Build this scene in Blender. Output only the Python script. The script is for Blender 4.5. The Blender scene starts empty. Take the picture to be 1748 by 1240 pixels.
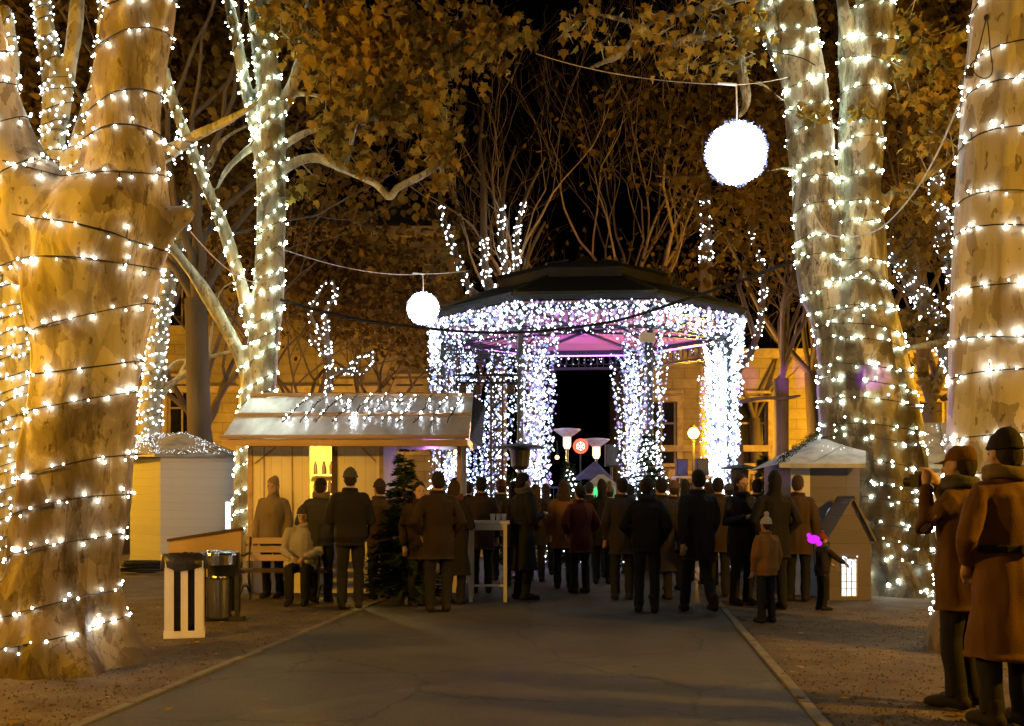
import bpy, bmesh, math, random
import numpy as np
from mathutils import Vector, Matrix, noise
from mathutils.bvhtree import BVHTree
R = math.radians
PI = math.pi
rnd = random.Random(7)
scene = bpy.context.scene
COL = scene.collection
F, CX, HY, CH = 1700.0, 874.0, 851.0, 1.45      # focal length in photo pixels, centre column, horizon row, eye height


def P(px, py, d):
    """world point seen at a photo pixel at depth d"""
    return Vector(((px - CX) / F * d, d, CH + (HY - py) / F * d))


def gd(py):
    return F * CH / (py - HY)


# ---------------------------------------------------------------- mesh helper
class MB:
    def __init__(s):
        s.v = []; s.f = []; s.m = []

    def add(s, vs, fs, m=0):
        b = len(s.v)
        s.v.extend([tuple(v) for v in vs])
        for f in fs:
            s.f.append(tuple(i + b for i in f)); s.m.append(m)

    def box(s, c, size, m=0, rz=0, rx=0, ry=0, taper=1.0):
        hx, hy, hz = size[0] / 2, size[1] / 2, size[2] / 2
        M = Matrix.Rotation(rz, 3, 'Z') @ Matrix.Rotation(ry, 3, 'Y') @ Matrix.Rotation(rx, 3, 'X')
        vs = []
        for z in (-1, 1):
            t = taper if z > 0 else 1
            for x, y in ((-1, -1), (1, -1), (1, 1), (-1, 1)):
                vs.append(Vector(c) + M @ Vector((x * hx * t, y * hy * t, z * hz)))
        s.add(vs, [(3, 2, 1, 0), (4, 5, 6, 7), (0, 1, 5, 4), (1, 2, 6, 5), (2, 3, 7, 6), (3, 0, 4, 7)], m)

    def beam(s, a, b, w, h=None, m=0):
        a, b = Vector(a), Vector(b); h = h or w
        t = (b - a).normalized()
        up = Vector((0, 0, 1)) if abs(t.z) < .95 else Vector((0, 1, 0))
        x = t.cross(up).normalized(); y = x.cross(t)
        vs = []
        for p in (a, b):
            for i, j in ((-1, -1), (1, -1), (1, 1), (-1, 1)):
                vs.append(p + x * i * w / 2 + y * j * h / 2)
        s.add(vs, [(3, 2, 1, 0), (4, 5, 6, 7), (0, 1, 5, 4), (1, 2, 6, 5), (2, 3, 7, 6), (3, 0, 4, 7)], m)

    def tube(s, pts, rad, n=8, m=0, caps=True, dome=False):
        pts = [Vector(p) for p in pts]
        if not isinstance(rad, (list, tuple)): rad = [rad] * len(pts)
        rad = list(rad)
        if dome:
            t0 = (pts[0] - pts[1]).normalized(); t1 = (pts[-1] - pts[-2]).normalized()
            a, b = pts[0], pts[-1]; ra, rb = rad[0], rad[-1]
            pts = [a + t0 * ra * .96, a + t0 * ra * .7] + pts + [b + t1 * rb * .7, b + t1 * rb * .96]
            rad = [ra * .28, ra * .72] + rad + [rb * .72, rb * .28]
        k = len(pts); vs = []
        t = (pts[1] - pts[0]).normalized()
        up = Vector((0, 0, 1)) if abs(t.z) < .9 else Vector((0, 1, 0))
        x = t.cross(up).normalized()
        for i, p in enumerate(pts):
            if i == 0: t = pts[1] - pts[0]
            elif i == k - 1: t = pts[-1] - pts[-2]
            else: t = pts[i + 1] - pts[i - 1]
            if t.length < 1e-9: t = Vector((0, 0, 1))
            t.normalize()
            x = (x - t * x.dot(t))
            if x.length < 1e-6: x = t.orthogonal()
            x.normalize(); y = t.cross(x)
            for j in range(n):
                a = 2 * PI * j / n
                vs.append(p + (x * math.cos(a) + y * math.sin(a)) * rad[i])
        fs = []
        for i in range(k - 1):
            for j in range(n):
                q = (j + 1) % n
                fs.append((i * n + j, i * n + q, (i + 1) * n + q, (i + 1) * n + j))
        if caps:
            fs.append(tuple(range(n - 1, -1, -1))); fs.append(tuple((k - 1) * n + j for j in range(n)))
        s.add(vs, fs, m)

    def stack(s, secs, n=12, m=0):
        """closed body of horizontal ellipses (x, y, z, rx, ry)"""
        vs = []
        for (x, y, z, rx, ry) in secs:
            for j in range(n):
                a = 2 * PI * j / n
                vs.append((x + rx * math.cos(a), y + ry * math.sin(a), z))
        fs = []
        for i in range(len(secs) - 1):
            for j in range(n):
                q = (j + 1) % n
                fs.append((i * n + j, i * n + q, (i + 1) * n + q, (i + 1) * n + j))
        k = len(secs)
        fs.append(tuple(range(n - 1, -1, -1))); fs.append(tuple((k - 1) * n + j for j in range(n)))
        s.add(vs, fs, m)

    def lathe(s, c, prof, n=24, m=0):
        s.stack([(c[0], c[1], c[2] + z, r, r) for r, z in prof], n, m)

    def ball(s, c, r, m=0, seg=8, rings=5, sc=(1, 1, 1)):
        vs = [(c[0], c[1], c[2] - r * sc[2])]
        for i in range(1, rings):
            ph = -PI / 2 + PI * i / rings
            for j in range(seg):
                a = 2 * PI * j / seg
                vs.append((c[0] + r * sc[0] * math.cos(ph) * math.cos(a), c[1] + r * sc[1] * math.cos(ph) * math.sin(a), c[2] + r * sc[2] * math.sin(ph)))
        vs.append((c[0], c[1], c[2] + r * sc[2]))
        fs = []
        for j in range(seg):
            q = (j + 1) % seg
            fs.append((0, 1 + q, 1 + j))
            for i in range(rings - 2):
                b = 1 + i * seg
                fs.append((b + j, b + q, b + seg + q, b + seg + j))
            b = 1 + (rings - 2) * seg
            fs.append((b + j, b + q, len(vs) - 1))
        s.add(vs, fs, m)

    def octa(s, c, r, m=0):
        x, y, z = c
        s.add([(x + r, y, z), (x - r, y, z), (x, y + r, z), (x, y - r, z), (x, y, z + r * 1.15), (x, y, z - r * 1.15)],
              [(0, 2, 4), (2, 1, 4), (1, 3, 4), (3, 0, 4), (2, 0, 5), (1, 2, 5), (3, 1, 5), (0, 3, 5)], m)

    def mesh(s, name, origin=(0, 0, 0), smooth=False):
        me = bpy.data.meshes.new(name)
        o = np.array(origin, dtype=np.float64)
        v = np.array(s.v, dtype=np.float64).reshape(-1, 3) - o
        me.from_pydata(v.tolist(), [], s.f)
        if max(s.m, default=0) > 0: me.polygons.foreach_set('material_index', s.m)
        if smooth: me.polygons.foreach_set('use_smooth', [True] * len(s.f))
        me.update()
        return me

    def build(s, name, mats, parent=None, origin=None, smooth=False):
        if origin is None: origin = parent.location if parent is not None and parent.parent is None else (0, 0, 0)
        me = s.mesh(name, origin, smooth)
        return link(name, me, mats, parent)


def link(name, me, mats, parent=None):
    o = bpy.data.objects.new(name, me)
    COL.objects.link(o)
    if not isinstance(mats, (list, tuple)): mats = [mats]
    if len(me.materials) == 0:
        for m in mats: me.materials.append(m)
    if parent is not None: o.parent = parent
    return o


def tag(o, label=None, cat=None, group=None, kind=None):
    if label: o['label'] = label
    if cat: o['category'] = cat
    if group: o['group'] = group
    if kind: o['kind'] = kind
    return o


def thing(name, label, cat, loc=(0, 0, 0), rz=0, group=None):
    o = bpy.data.objects.new(name, None); COL.objects.link(o)
    o.location = loc; o.rotation_euler = (0, 0, rz); o.empty_display_size = .2
    return tag(o, label, cat, group)


def dup(root, loc, rz=0, label=None):
    r = root.copy(); COL.objects.link(r); r.location = loc; r.rotation_euler = (0, 0, rz)
    if label: r['label'] = label
    for ch in list(root.children):
        c = ch.copy(); COL.objects.link(c); c.parent = r
        for g in ch.children:
            e = g.copy(); COL.objects.link(e); e.parent = c
    return r


# ---------------------------------------------------------------- materials
def nt(name):
    m = bpy.data.materials.new(name); m.use_nodes = True
    t = m.node_tree; t.nodes.clear()
    out = t.nodes.new('ShaderNodeOutputMaterial')
    return m, t, out


def ramp(t, stops, interp='LINEAR'):
    r = t.nodes.new('ShaderNodeValToRGB'); r.color_ramp.interpolation = interp
    e = r.color_ramp.elements
    while len(e) < len(stops): e.new(.5)
    for el, (p, c) in zip(e, stops):
        el.position = p; el.color = (*c, 1)
    return r


def coords(t, scale=(1, 1, 1), kind='Object'):
    tc = t.nodes.new('ShaderNodeTexCoord'); mp = t.nodes.new('ShaderNodeMapping')
    mp.inputs['Scale'].default_value = scale
    t.links.new(tc.outputs[kind], mp.inputs['Vector'])
    return mp.outputs['Vector']


def noise_tex(t, vec, scale, detail=5, rough=.6, dist=0):
    n = t.nodes.new('ShaderNodeTexNoise')
    n.inputs['Scale'].default_value = scale; n.inputs['Detail'].default_value = detail
    n.inputs['Roughness'].default_value = rough; n.inputs['Distortion'].default_value = dist
    t.links.new(vec, n.inputs['Vector'])
    return n


def surf(name, col, rough=.7, metal=0, var=.25, scale=6, bump=.15, stretch=(1, 1, 1), col2=None, bscale=None, trans=0, spec=.4):
    m, t, out = nt(name)
    b = t.nodes.new('ShaderNodeBsdfPrincipled')
    v = coords(t, stretch)
    n = noise_tex(t, v, scale)
    c2 = col2 or tuple(max(0, c * (1 - var * 1.6)) for c in col)
    c3 = tuple(min(1, c * (1 + var * .6)) for c in col)
    r = ramp(t, [(.3, c2), (.55, col), (.75, c3)])
    t.links.new(n.outputs['Fac'], r.inputs['Fac']); t.links.new(r.outputs['Color'], b.inputs['Base Color'])
    b.inputs['Roughness'].default_value = rough; b.inputs['Metallic'].default_value = metal
    b.inputs['Specular IOR Level'].default_value = spec
    if bump:
        n2 = noise_tex(t, v, bscale or scale * 6, 4)
        bp = t.nodes.new('ShaderNodeBump'); bp.inputs['Strength'].default_value = bump; bp.inputs['Distance'].default_value = .02
        t.links.new(n2.outputs['Fac'], bp.inputs['Height']); t.links.new(bp.outputs['Normal'], b.inputs['Normal'])
    t.links.new(b.outputs['BSDF'], out.inputs['Surface'])
    return m


def emis(name, col, strength):
    m, t, out = nt(name)
    e = t.nodes.new('ShaderNodeEmission'); e.inputs['Color'].default_value = (*col, 1); e.inputs['Strength'].default_value = strength
    t.links.new(e.outputs['Emission'], out.inputs['Surface'])
    return m


def bark(name, pale, olive, brown, z=.38, scale=2.6, thr=(.40, .50, .60), foot=2.0, dark=.5):
    m, t, out = nt(name)
    b = t.nodes.new('ShaderNodeBsdfPrincipled')
    v = coords(t, (1, 1, z))
    n = noise_tex(t, v, scale, 7, .62, .6)
    r = ramp(t, [(0, brown), (thr[0], olive), (thr[0] + .015, olive), (thr[1], tuple((p + o) / 2 for p, o in zip(pale, olive))), (thr[1] + .012, pale), (thr[2] + .1, pale)])
    t.links.new(n.outputs['Fac'], r.inputs['Fac'])
    # fine vertical weathering and small dark flecks
    v2 = coords(t, (1, 1, .2)); n2 = noise_tex(t, v2, 14, 7, .72, .25)
    r2 = ramp(t, [(.28, (.42, .40, .36)), (.5, (.9, .9, .88)), (.7, (1, 1, 1))])
    t.links.new(n2.outputs['Fac'], r2.inputs['Fac'])
    mx = t.nodes.new('ShaderNodeMix'); mx.data_type = 'RGBA'; mx.blend_type = 'MULTIPLY'; mx.inputs['Factor'].default_value = .55
    t.links.new(r.outputs['Color'], mx.inputs['A']); t.links.new(r2.outputs['Color'], mx.inputs['B'])
    v3 = coords(t, (1, 1, .5)); n3 = noise_tex(t, v3, 15, 3, .5)
    r3 = ramp(t, [(.33, (.2, .15, .09)), (.36, (1, 1, 1))])
    t.links.new(n3.outputs['Fac'], r3.inputs['Fac'])
    mx2 = t.nodes.new('ShaderNodeMix'); mx2.data_type = 'RGBA'; mx2.blend_type = 'MULTIPLY'; mx2.inputs['Factor'].default_value = .7
    t.links.new(mx.outputs['Result'], mx2.inputs['A']); t.links.new(r3.outputs['Color'], mx2.inputs['B'])
    v5 = coords(t, (1, 1, .22)); n5 = noise_tex(t, v5, 5.5, 5, .6, .3)
    r5 = ramp(t, [(.475, (1, 1, 1)), (.497, (.38, .33, .26)), (.503, (.38, .33, .26)), (.525, (1, 1, 1))]); t.links.new(n5.outputs['Fac'], r5.inputs['Fac'])
    n6 = noise_tex(t, v5, 1.1, 3, .5); r6 = ramp(t, [(.48, (0, 0, 0)), (.6, (1, 1, 1))]); t.links.new(n6.outputs['Fac'], r6.inputs['Fac'])
    mxc = t.nodes.new('ShaderNodeMix'); mxc.data_type = 'RGBA'; mxc.blend_type = 'MULTIPLY'
    t.links.new(r6.outputs['Color'], mxc.inputs['Factor']); t.links.new(mx2.outputs['Result'], mxc.inputs['A']); t.links.new(r5.outputs['Color'], mxc.inputs['B'])
    va = t.nodes.new('ShaderNodeVectorMath'); va.operation = 'MULTIPLY_ADD'; va.inputs[1].default_value = (.16, .16, .16)
    nv = noise_tex(t, v, 5, 4, .6); vz = coords(t, (1, 1, .6))
    t.links.new(nv.outputs['Color'], va.inputs[0]); t.links.new(vz, va.inputs[2])
    vo = t.nodes.new('ShaderNodeTexVoronoi'); vo.inputs['Scale'].default_value = 5.5; t.links.new(va.outputs[0], vo.inputs['Vector'])
    sx = t.nodes.new('ShaderNodeSeparateColor'); t.links.new(vo.outputs['Color'], sx.inputs[0])
    rv = ramp(t, [(0, (.42, .36, .28)), (.13, (.72, .70, .60)), (.30, (1, 1, 1)), (.82, (1.25, 1.22, 1.1))], 'CONSTANT'); t.links.new(sx.outputs[0], rv.inputs['Fac'])
    mxv = t.nodes.new('ShaderNodeMix'); mxv.data_type = 'RGBA'; mxv.blend_type = 'MULTIPLY'; mxv.inputs['Factor'].default_value = .75
    t.links.new(mxc.outputs['Result'], mxv.inputs['A']); t.links.new(rv.outputs['Color'], mxv.inputs['B'])
    mx2 = mxv
    # base colour darkens toward the foot
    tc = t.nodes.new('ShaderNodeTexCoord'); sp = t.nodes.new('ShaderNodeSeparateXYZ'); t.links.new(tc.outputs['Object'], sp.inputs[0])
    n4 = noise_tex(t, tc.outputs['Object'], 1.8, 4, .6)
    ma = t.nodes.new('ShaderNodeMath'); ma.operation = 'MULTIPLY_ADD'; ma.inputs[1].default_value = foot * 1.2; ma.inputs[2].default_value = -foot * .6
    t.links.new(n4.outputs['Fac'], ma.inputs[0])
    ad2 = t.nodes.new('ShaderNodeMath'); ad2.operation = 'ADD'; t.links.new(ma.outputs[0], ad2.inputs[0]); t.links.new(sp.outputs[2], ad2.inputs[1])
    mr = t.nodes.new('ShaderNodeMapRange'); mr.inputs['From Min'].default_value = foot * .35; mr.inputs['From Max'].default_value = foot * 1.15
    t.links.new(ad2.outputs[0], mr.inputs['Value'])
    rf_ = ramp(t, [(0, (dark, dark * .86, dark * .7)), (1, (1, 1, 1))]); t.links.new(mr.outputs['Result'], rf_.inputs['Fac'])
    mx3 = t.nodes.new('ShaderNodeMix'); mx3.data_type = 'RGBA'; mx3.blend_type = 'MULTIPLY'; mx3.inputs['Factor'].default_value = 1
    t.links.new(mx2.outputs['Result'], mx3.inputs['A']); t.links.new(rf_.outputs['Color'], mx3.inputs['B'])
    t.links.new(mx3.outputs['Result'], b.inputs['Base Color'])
    b.inputs['Roughness'].default_value = .48; b.inputs['Specular IOR Level'].default_value = .45
    add = t.nodes.new('ShaderNodeMath'); add.operation = 'MULTIPLY_ADD'; add.inputs[1].default_value = .35
    t.links.new(n2.outputs['Fac'], add.inputs[0]); t.links.new(r.outputs['Color'], add.inputs[2])
    bp = t.nodes.new('ShaderNodeBump'); bp.inputs['Strength'].default_value = .55; bp.inputs['Distance'].default_value = .02
    t.links.new(add.outputs[0], bp.inputs['Height']); t.links.new(bp.outputs['Normal'], b.inputs['Normal'])
    t.links.new(b.outputs['BSDF'], out.inputs['Surface'])
    return m


def leafmat(name, stops, trans=.35):
    m, t, out = nt(name)
    g = t.nodes.new('ShaderNodeNewGeometry')
    r = ramp(t, stops); t.links.new(g.outputs['Random Per Island'], r.inputs['Fac'])
    d = t.nodes.new('ShaderNodeBsdfDiffuse'); tr = t.nodes.new('ShaderNodeBsdfTranslucent'); mx = t.nodes.new('ShaderNodeMixShader')
    mx.inputs[0].default_value = trans
    t.links.new(r.outputs['Color'], d.inputs['Color']); t.links.new(r.outputs['Color'], tr.inputs['Color'])
    t.links.new(d.outputs[0], mx.inputs[1]); t.links.new(tr.outputs[0], mx.inputs[2]); t.links.new(mx.outputs[0], out.inputs['Surface'])
    return m


WARM = (1.0, .98, .88); NEUT = (.82, 1.0, .80); COOL = (.72, .86, 1.0)
M = {}
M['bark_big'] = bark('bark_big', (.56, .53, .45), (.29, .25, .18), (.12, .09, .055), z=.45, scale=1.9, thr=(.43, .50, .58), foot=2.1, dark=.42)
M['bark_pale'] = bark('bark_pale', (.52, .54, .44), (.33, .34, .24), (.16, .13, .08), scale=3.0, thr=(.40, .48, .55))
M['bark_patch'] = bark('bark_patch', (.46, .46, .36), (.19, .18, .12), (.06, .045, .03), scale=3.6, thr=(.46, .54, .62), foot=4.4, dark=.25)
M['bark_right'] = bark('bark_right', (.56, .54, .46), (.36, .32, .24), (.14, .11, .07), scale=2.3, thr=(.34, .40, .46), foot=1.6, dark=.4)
M['bark_far'] = surf('bark_far', (.15, .125, .095), .9, scale=3, stretch=(1, 1, .2), bump=.3)
M['bark_bare_lit'] = surf('bark_bare_lit', (.36, .29, .21), .9, scale=3, stretch=(1, 1, .2), bump=.3)  # lighter copy of the far bark; its colour stands in for lit branches
M['leaf_gold'] = leafmat('leaf_gold', [(0, (.12, .08, .017)), (.35, (.28, .185, .035)), (.7, (.45, .31, .055)), (1, (.38, .32, .07))])
M['leaf_brown'] = leafmat('leaf_brown', [(0, (.06, .042, .016)), (.5, (.14, .10, .03)), (1, (.25, .18, .05))])
M['leaf_fallen'] = leafmat('leaf_fallen', [(0, (.08, .05, .02)), (.6, (.20, .13, .05)), (1, (.34, .26, .13))], .05)
M['fir'] = leafmat('fir', [(0, (.008, .016, .008)), (.6, (.02, .038, .018)), (1, (.045, .07, .03))], .1)
M['cable'] = surf('cable', (.015, .015, .014), .5, bump=0)
M['cable_white'] = surf('cable_white', (.7, .7, .68), .5, bump=0)
M['bulb_warm'] = emis('bulb_warm', WARM, 40)
M['bulb_neut'] = emis('bulb_neut', NEUT, 72)
M['bulb_warm_hot'] = emis('bulb_warm_hot', WARM, 85)
M['bulb_warm_dim'] = emis('bulb_warm_dim', (1, .93, .7), 9)
M['bulb_neut_hot'] = emis('bulb_neut_hot', (.90, 1, .90), 120)
M['bulb_neut_dim'] = emis('bulb_neut_dim', (.95, 1, .75), 12)
M['bulb_cool'] = emis('bulb_cool', COOL, 5)
M['bulb_hut'] = emis('bulb_hut', (.85, .92, 1), 95)
M['bulb_blue'] = emis('bulb_blue', (.40, .50, 1), 1.25)
M['bulb_violet'] = emis('bulb_violet', (.62, .42, 1), 1.3)
M['bulb_far'] = emis('bulb_far', (.85, .95, 1), 11)
M['bulb_roof'] = emis('bulb_roof', (.85, .92, 1), 2.2)
M['led_ball'] = emis('led_ball', (.80, .91, 1), 14)
M['black'] = surf('black', (.018, .018, .02), .55, var=.3, bump=.1)
M['black_bag'] = surf('black_bag', (.022, .018, .016), .28, scale=5, bump=.8, bscale=14)
M['white_paint'] = surf('white_paint', (.72, .70, .64), .55, scale=4, var=.12, bump=.1, stretch=(1, 1, .3))
M['steel'] = surf('steel', (.42, .42, .42), .22, 1.0, var=.25, scale=9, bump=.06, stretch=(1, 1, .15))
M['iron'] = surf('iron', (.05, .05, .05), .45, .6, bump=.2)
M['grey_plastic'] = surf('grey_plastic', (.10, .10, .12), .5, bump=.1)


def planks(name, col, width=.14, axis=0, rough=.7, groove=.5, var=.2):
    m, t, out = nt(name)
    b = t.nodes.new('ShaderNodeBsdfPrincipled')
    tc = t.nodes.new('ShaderNodeTexCoord'); sp = t.nodes.new('ShaderNodeSeparateXYZ'); t.links.new(tc.outputs['Object'], sp.inputs[0])
    d = t.nodes.new('ShaderNodeMath'); d.operation = 'DIVIDE'; d.inputs[1].default_value = width
    t.links.new(sp.outputs[axis], d.inputs[0])
    fl = t.nodes.new('ShaderNodeMath'); fl.operation = 'FLOOR'; t.links.new(d.outputs[0], fl.inputs[0])
    fr = t.nodes.new('ShaderNodeMath'); fr.operation = 'FRACT'; t.links.new(d.outputs[0], fr.inputs[0])
    wn = t.nodes.new('ShaderNodeTexWhiteNoise'); wn.noise_dimensions = '1D'; t.links.new(fl.outputs[0], wn.inputs['W'])
    v = coords(t, (1, 1, .12) if axis != 2 else (.12, .12, 1)); n = noise_tex(t, v, 18, 5, .65)
    ad = t.nodes.new('ShaderNodeMath'); ad.operation = 'MULTIPLY_ADD'; ad.inputs[1].default_value = .5
    t.links.new(wn.outputs[0], ad.inputs[0])
    hf = t.nodes.new('ShaderNodeMath'); hf.operation = 'MULTIPLY'; hf.inputs[1].default_value = .5; t.links.new(n.outputs['Fac'], hf.inputs[0])
    t.links.new(hf.outputs[0], ad.inputs[2])
    r = ramp(t, [(.1, tuple(c * (1 - var) for c in col)), (.5, col), (.9, tuple(min(1, c * (1 + var * .6)) for c in col))])
    t.links.new(ad.outputs[0], r.inputs['Fac'])
    g = ramp(t, [(0, (.25, .25, .25)), (.05, (1, 1, 1)), (.95, (1, 1, 1)), (1, (.25, .25, .25))]); t.links.new(fr.outputs[0], g.inputs['Fac'])
    mx = t.nodes.new('ShaderNodeMix'); mx.data_type = 'RGBA'; mx.blend_type = 'MULTIPLY'; mx.inputs['Factor'].default_value = groove
    t.links.new(r.outputs['Color'], mx.inputs['A']); t.links.new(g.outputs['Color'], mx.inputs['B'])
    t.links.new(mx.outputs['Result'], b.inputs['Base Color']); b.inputs['Roughness'].default_value = rough
    bp = t.nodes.new('ShaderNodeBump'); bp.inputs['Strength'].default_value = .5; bp.inputs['Distance'].default_value = .015
    t.links.new(g.outputs['Color'], bp.inputs['Height']); t.links.new(bp.outputs['Normal'], b.inputs['Normal'])
    t.links.new(b.outputs['BSDF'], out.inputs['Surface'])
    return m


M['hut_wood'] = planks('hut_wood', (.80, .74, .58), .16, 0, groove=.25, var=.1)
M['hut_white'] = planks('hut_white', (.62, .63, .66), .17, 2, groove=.22, var=.08)
M['hut_mauve'] = planks('hut_mauve', (.13, .115, .12), .2, 2, groove=.12, var=.1)
M['batten'] = surf('batten', (.46, .33, .2), .7, scale=5, stretch=(.1, 1, 1))
M['ply'] = surf('ply', (.46, .33, .17), .65, scale=3, stretch=(.2, 1, 1), var=.2)
M['door_dark'] = surf('door_dark', (.06, .03, .015), .6)
M['yellow_wall'] = surf('yellow_wall', (.75, .56, .12), .8)
M['roof_snow'] = surf('roof_snow', (.40, .42, .46), .8, scale=4, bump=.5, bscale=20)
M['roof_dark'] = surf('roof_dark', (.014, .014, .018), .6, scale=3, bump=.3)
M['iron_green'] = surf('iron_green', (.03, .045, .05), .4, .3, scale=4, bump=.1)
M['ceil_pink'] = planks('ceil_pink', (.5, .24, .26), .2, 1, groove=.3)
M['purple_led'] = emis('purple_led', (.62, .22, 1), 5)
M['red_neon'] = emis('red_neon', (1, .06, .03), 4.5)
M['pale_neon'] = emis('pale_neon', (1, .75, .62), 3.5)
M['green_lit'] = emis('green_lit', (.1, .9, .3), 1.1)
M['sodium'] = emis('sodium', (1, .5, .06), 30)
M['win_cool'] = emis('win_cool', (.66, .84, 1), 2.3)
M['heater_glow'] = emis('heater_glow', (1, .72, .45), 2.2)
M['magenta_glow'] = emis('magenta_glow', (.8, .03, .95), 1.0)
M['glass_dark'] = surf('glass_dark', (.02, .02, .022), .12, bump=0)
M['blue_cloth'] = surf('blue_cloth', (.09, .1, .35), .8)
M['dish'] = surf('dish', (.55, .5, .62), .4, .2)
M['skin'] = surf('skin', (.42, .26, .19), .6, bump=.05)
M['eye'] = surf('eye', (.04, .03, .025), .2, bump=0)


def metal_sheet(name):
    m, t, out = nt(name)
    b = t.nodes.new('ShaderNodeBsdfPrincipled')
    v = coords(t, (1, .35, .35)); n = noise_tex(t, v, 5, 5, .6)
    r = ramp(t, [(.3, (.55, .57, .6)), (.7, (.85, .87, .9))]); t.links.new(n.outputs['Fac'], r.inputs['Fac'])
    t.links.new(r.outputs['Color'], b.inputs['Base Color'])
    b.inputs['Metallic'].default_value = .6; b.inputs['Roughness'].default_value = .42
    n2 = noise_tex(t, v, 3, 3, .5)
    bp = t.nodes.new('ShaderNodeBump'); bp.inputs['Strength'].default_value = .5; bp.inputs['Distance'].default_value = .03
    t.links.new(n2.outputs['Fac'], bp.inputs['Height']); t.links.new(bp.outputs['Normal'], b.inputs['Normal'])
    t.links.new(b.outputs['BSDF'], out.inputs['Surface'])
    return m


M['metal_sheet'] = metal_sheet('metal_sheet')


def stone(name, col, rowh=.45):
    m, t, out = nt(name)
    b = t.nodes.new('ShaderNodeBsdfPrincipled')
    v = coords(t)
    mp = t.nodes.new('ShaderNodeMapping'); mp.inputs['Rotation'].default_value = (R(90), 0, 0); t.links.new(v, mp.inputs['Vector'])
    br = t.nodes.new('ShaderNodeTexBrick'); br.inputs['Scale'].default_value = 1
    br.inputs['Brick Width'].default_value = 1.1; br.inputs['Row Height'].default_value = rowh; br.inputs['Mortar Size'].default_value = .018
    br.inputs['Color1'].default_value = (*col, 1); br.inputs['Color2'].default_value = (*[c * .82 for c in col], 1); br.inputs['Mortar'].default_value = (*[c * .62 for c in col], 1)
    t.links.new(mp.outputs['Vector'], br.inputs['Vector'])
    n = noise_tex(t, v, 1.6, 6, .65); r = ramp(t, [(.3, (.55, .55, .55)), (.65, (1, 1, 1))]); t.links.new(n.outputs['Fac'], r.inputs['Fac'])
    mx = t.nodes.new('ShaderNodeMix'); mx.data_type = 'RGBA'; mx.blend_type = 'MULTIPLY'; mx.inputs['Factor'].default_value = .8
    t.links.new(br.outputs['Color'], mx.inputs['A']); t.links.new(r.outputs['Color'], mx.inputs['B'])
    t.links.new(mx.outputs['Result'], b.inputs['Base Color']); b.inputs['Roughness'].default_value = .85
    bp = t.nodes.new('ShaderNodeBump'); bp.inputs['Strength'].default_value = .6; bp.inputs['Distance'].default_value = .03
    t.links.new(br.outputs['Fac'], bp.inputs['Height']); bp.invert = True
    t.links.new(bp.outputs['Normal'], b.inputs['Normal'])
    t.links.new(b.outputs['BSDF'], out.inputs['Surface'])
    return m


M['stone'] = stone('stone', (.42, .36, .22))
M['stone_trim'] = surf('stone_trim', (.48, .40, .27), .8, scale=3, bump=.2)


def ground_mat(name, a, b_, c, scale, grit, bump, rough=.9, cracks=False):
    m, t, out = nt(name)
    b = t.nodes.new('ShaderNodeBsdfPrincipled')
    v = coords(t)
    n = noise_tex(t, v, scale, 8, .65, .3); n2 = noise_tex(t, v, grit, 4, .7); n3 = noise_tex(t, v, .35, 4, .5)
    r = ramp(t, [(.3, a), (.5, b_), (.72, c)]); t.links.new(n.outputs['Fac'], r.inputs['Fac'])
    r2 = ramp(t, [(.3, (.45, .45, .45)), (.7, (1.25, 1.25, 1.25))]); t.links.new(n2.outputs['Fac'], r2.inputs['Fac'])
    r3 = ramp(t, [(.35, (.6, .6, .6)), (.65, (1.1, 1.1, 1.1))]); t.links.new(n3.outputs['Fac'], r3.inputs['Fac'])
    cur = r.outputs['Color']
    for q in (r2, r3):
        mx = t.nodes.new('ShaderNodeMix'); mx.data_type = 'RGBA'; mx.blend_type = 'MULTIPLY'; mx.inputs['Factor'].default_value = 1
        t.links.new(cur, mx.inputs['A']); t.links.new(q.outputs['Color'], mx.inputs['B']); cur = mx.outputs['Result']
    if cracks:
        va = t.nodes.new('ShaderNodeVectorMath'); va.operation = 'MULTIPLY_ADD'; va.inputs[1].default_value = (.5, .5, .5)
        t.links.new(n.outputs['Color'], va.inputs[0]); t.links.new(v, va.inputs[2])
        vo = t.nodes.new('ShaderNodeTexVoronoi'); vo.feature = 'DISTANCE_TO_EDGE'; vo.inputs['Scale'].default_value = .55; t.links.new(va.outputs[0], vo.inputs['Vector'])
        rc = ramp(t, [(0, (.35, .35, .35)), (.006, (.5, .5, .5)), (.012, (1, 1, 1))]); t.links.new(vo.outputs['Distance'], rc.inputs['Fac'])
        vp = t.nodes.new('ShaderNodeTexVoronoi'); vp.inputs['Scale'].default_value = .38; t.links.new(va.outputs[0], vp.inputs['Vector'])
        sp = t.nodes.new('ShaderNodeSeparateColor'); t.links.new(vp.outputs['Color'], sp.inputs[0]); rp = ramp(t, [(0, (.72, .72, .72)), (1, (1.15, 1.15, 1.15))]); t.links.new(sp.outputs[0], rp.inputs['Fac'])
        for q in (rc, rp):
            mx = t.nodes.new('ShaderNodeMix'); mx.data_type = 'RGBA'; mx.blend_type = 'MULTIPLY'; mx.inputs['Factor'].default_value = .8
            t.links.new(cur, mx.inputs['A']); t.links.new(q.outputs['Color'], mx.inputs['B']); cur = mx.outputs['Result']
    t.links.new(cur, b.inputs['Base Color']); b.inputs['Roughness'].default_value = rough
    bp = t.nodes.new('ShaderNodeBump'); bp.inputs['Strength'].default_value = bump; bp.inputs['Distance'].default_value = .03
    t.links.new(n2.outputs['Fac'], bp.inputs['Height']); t.links.new(bp.outputs['Normal'], b.inputs['Normal'])
    t.links.new(b.outputs['BSDF'], out.inputs['Surface'])
    return m


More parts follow.
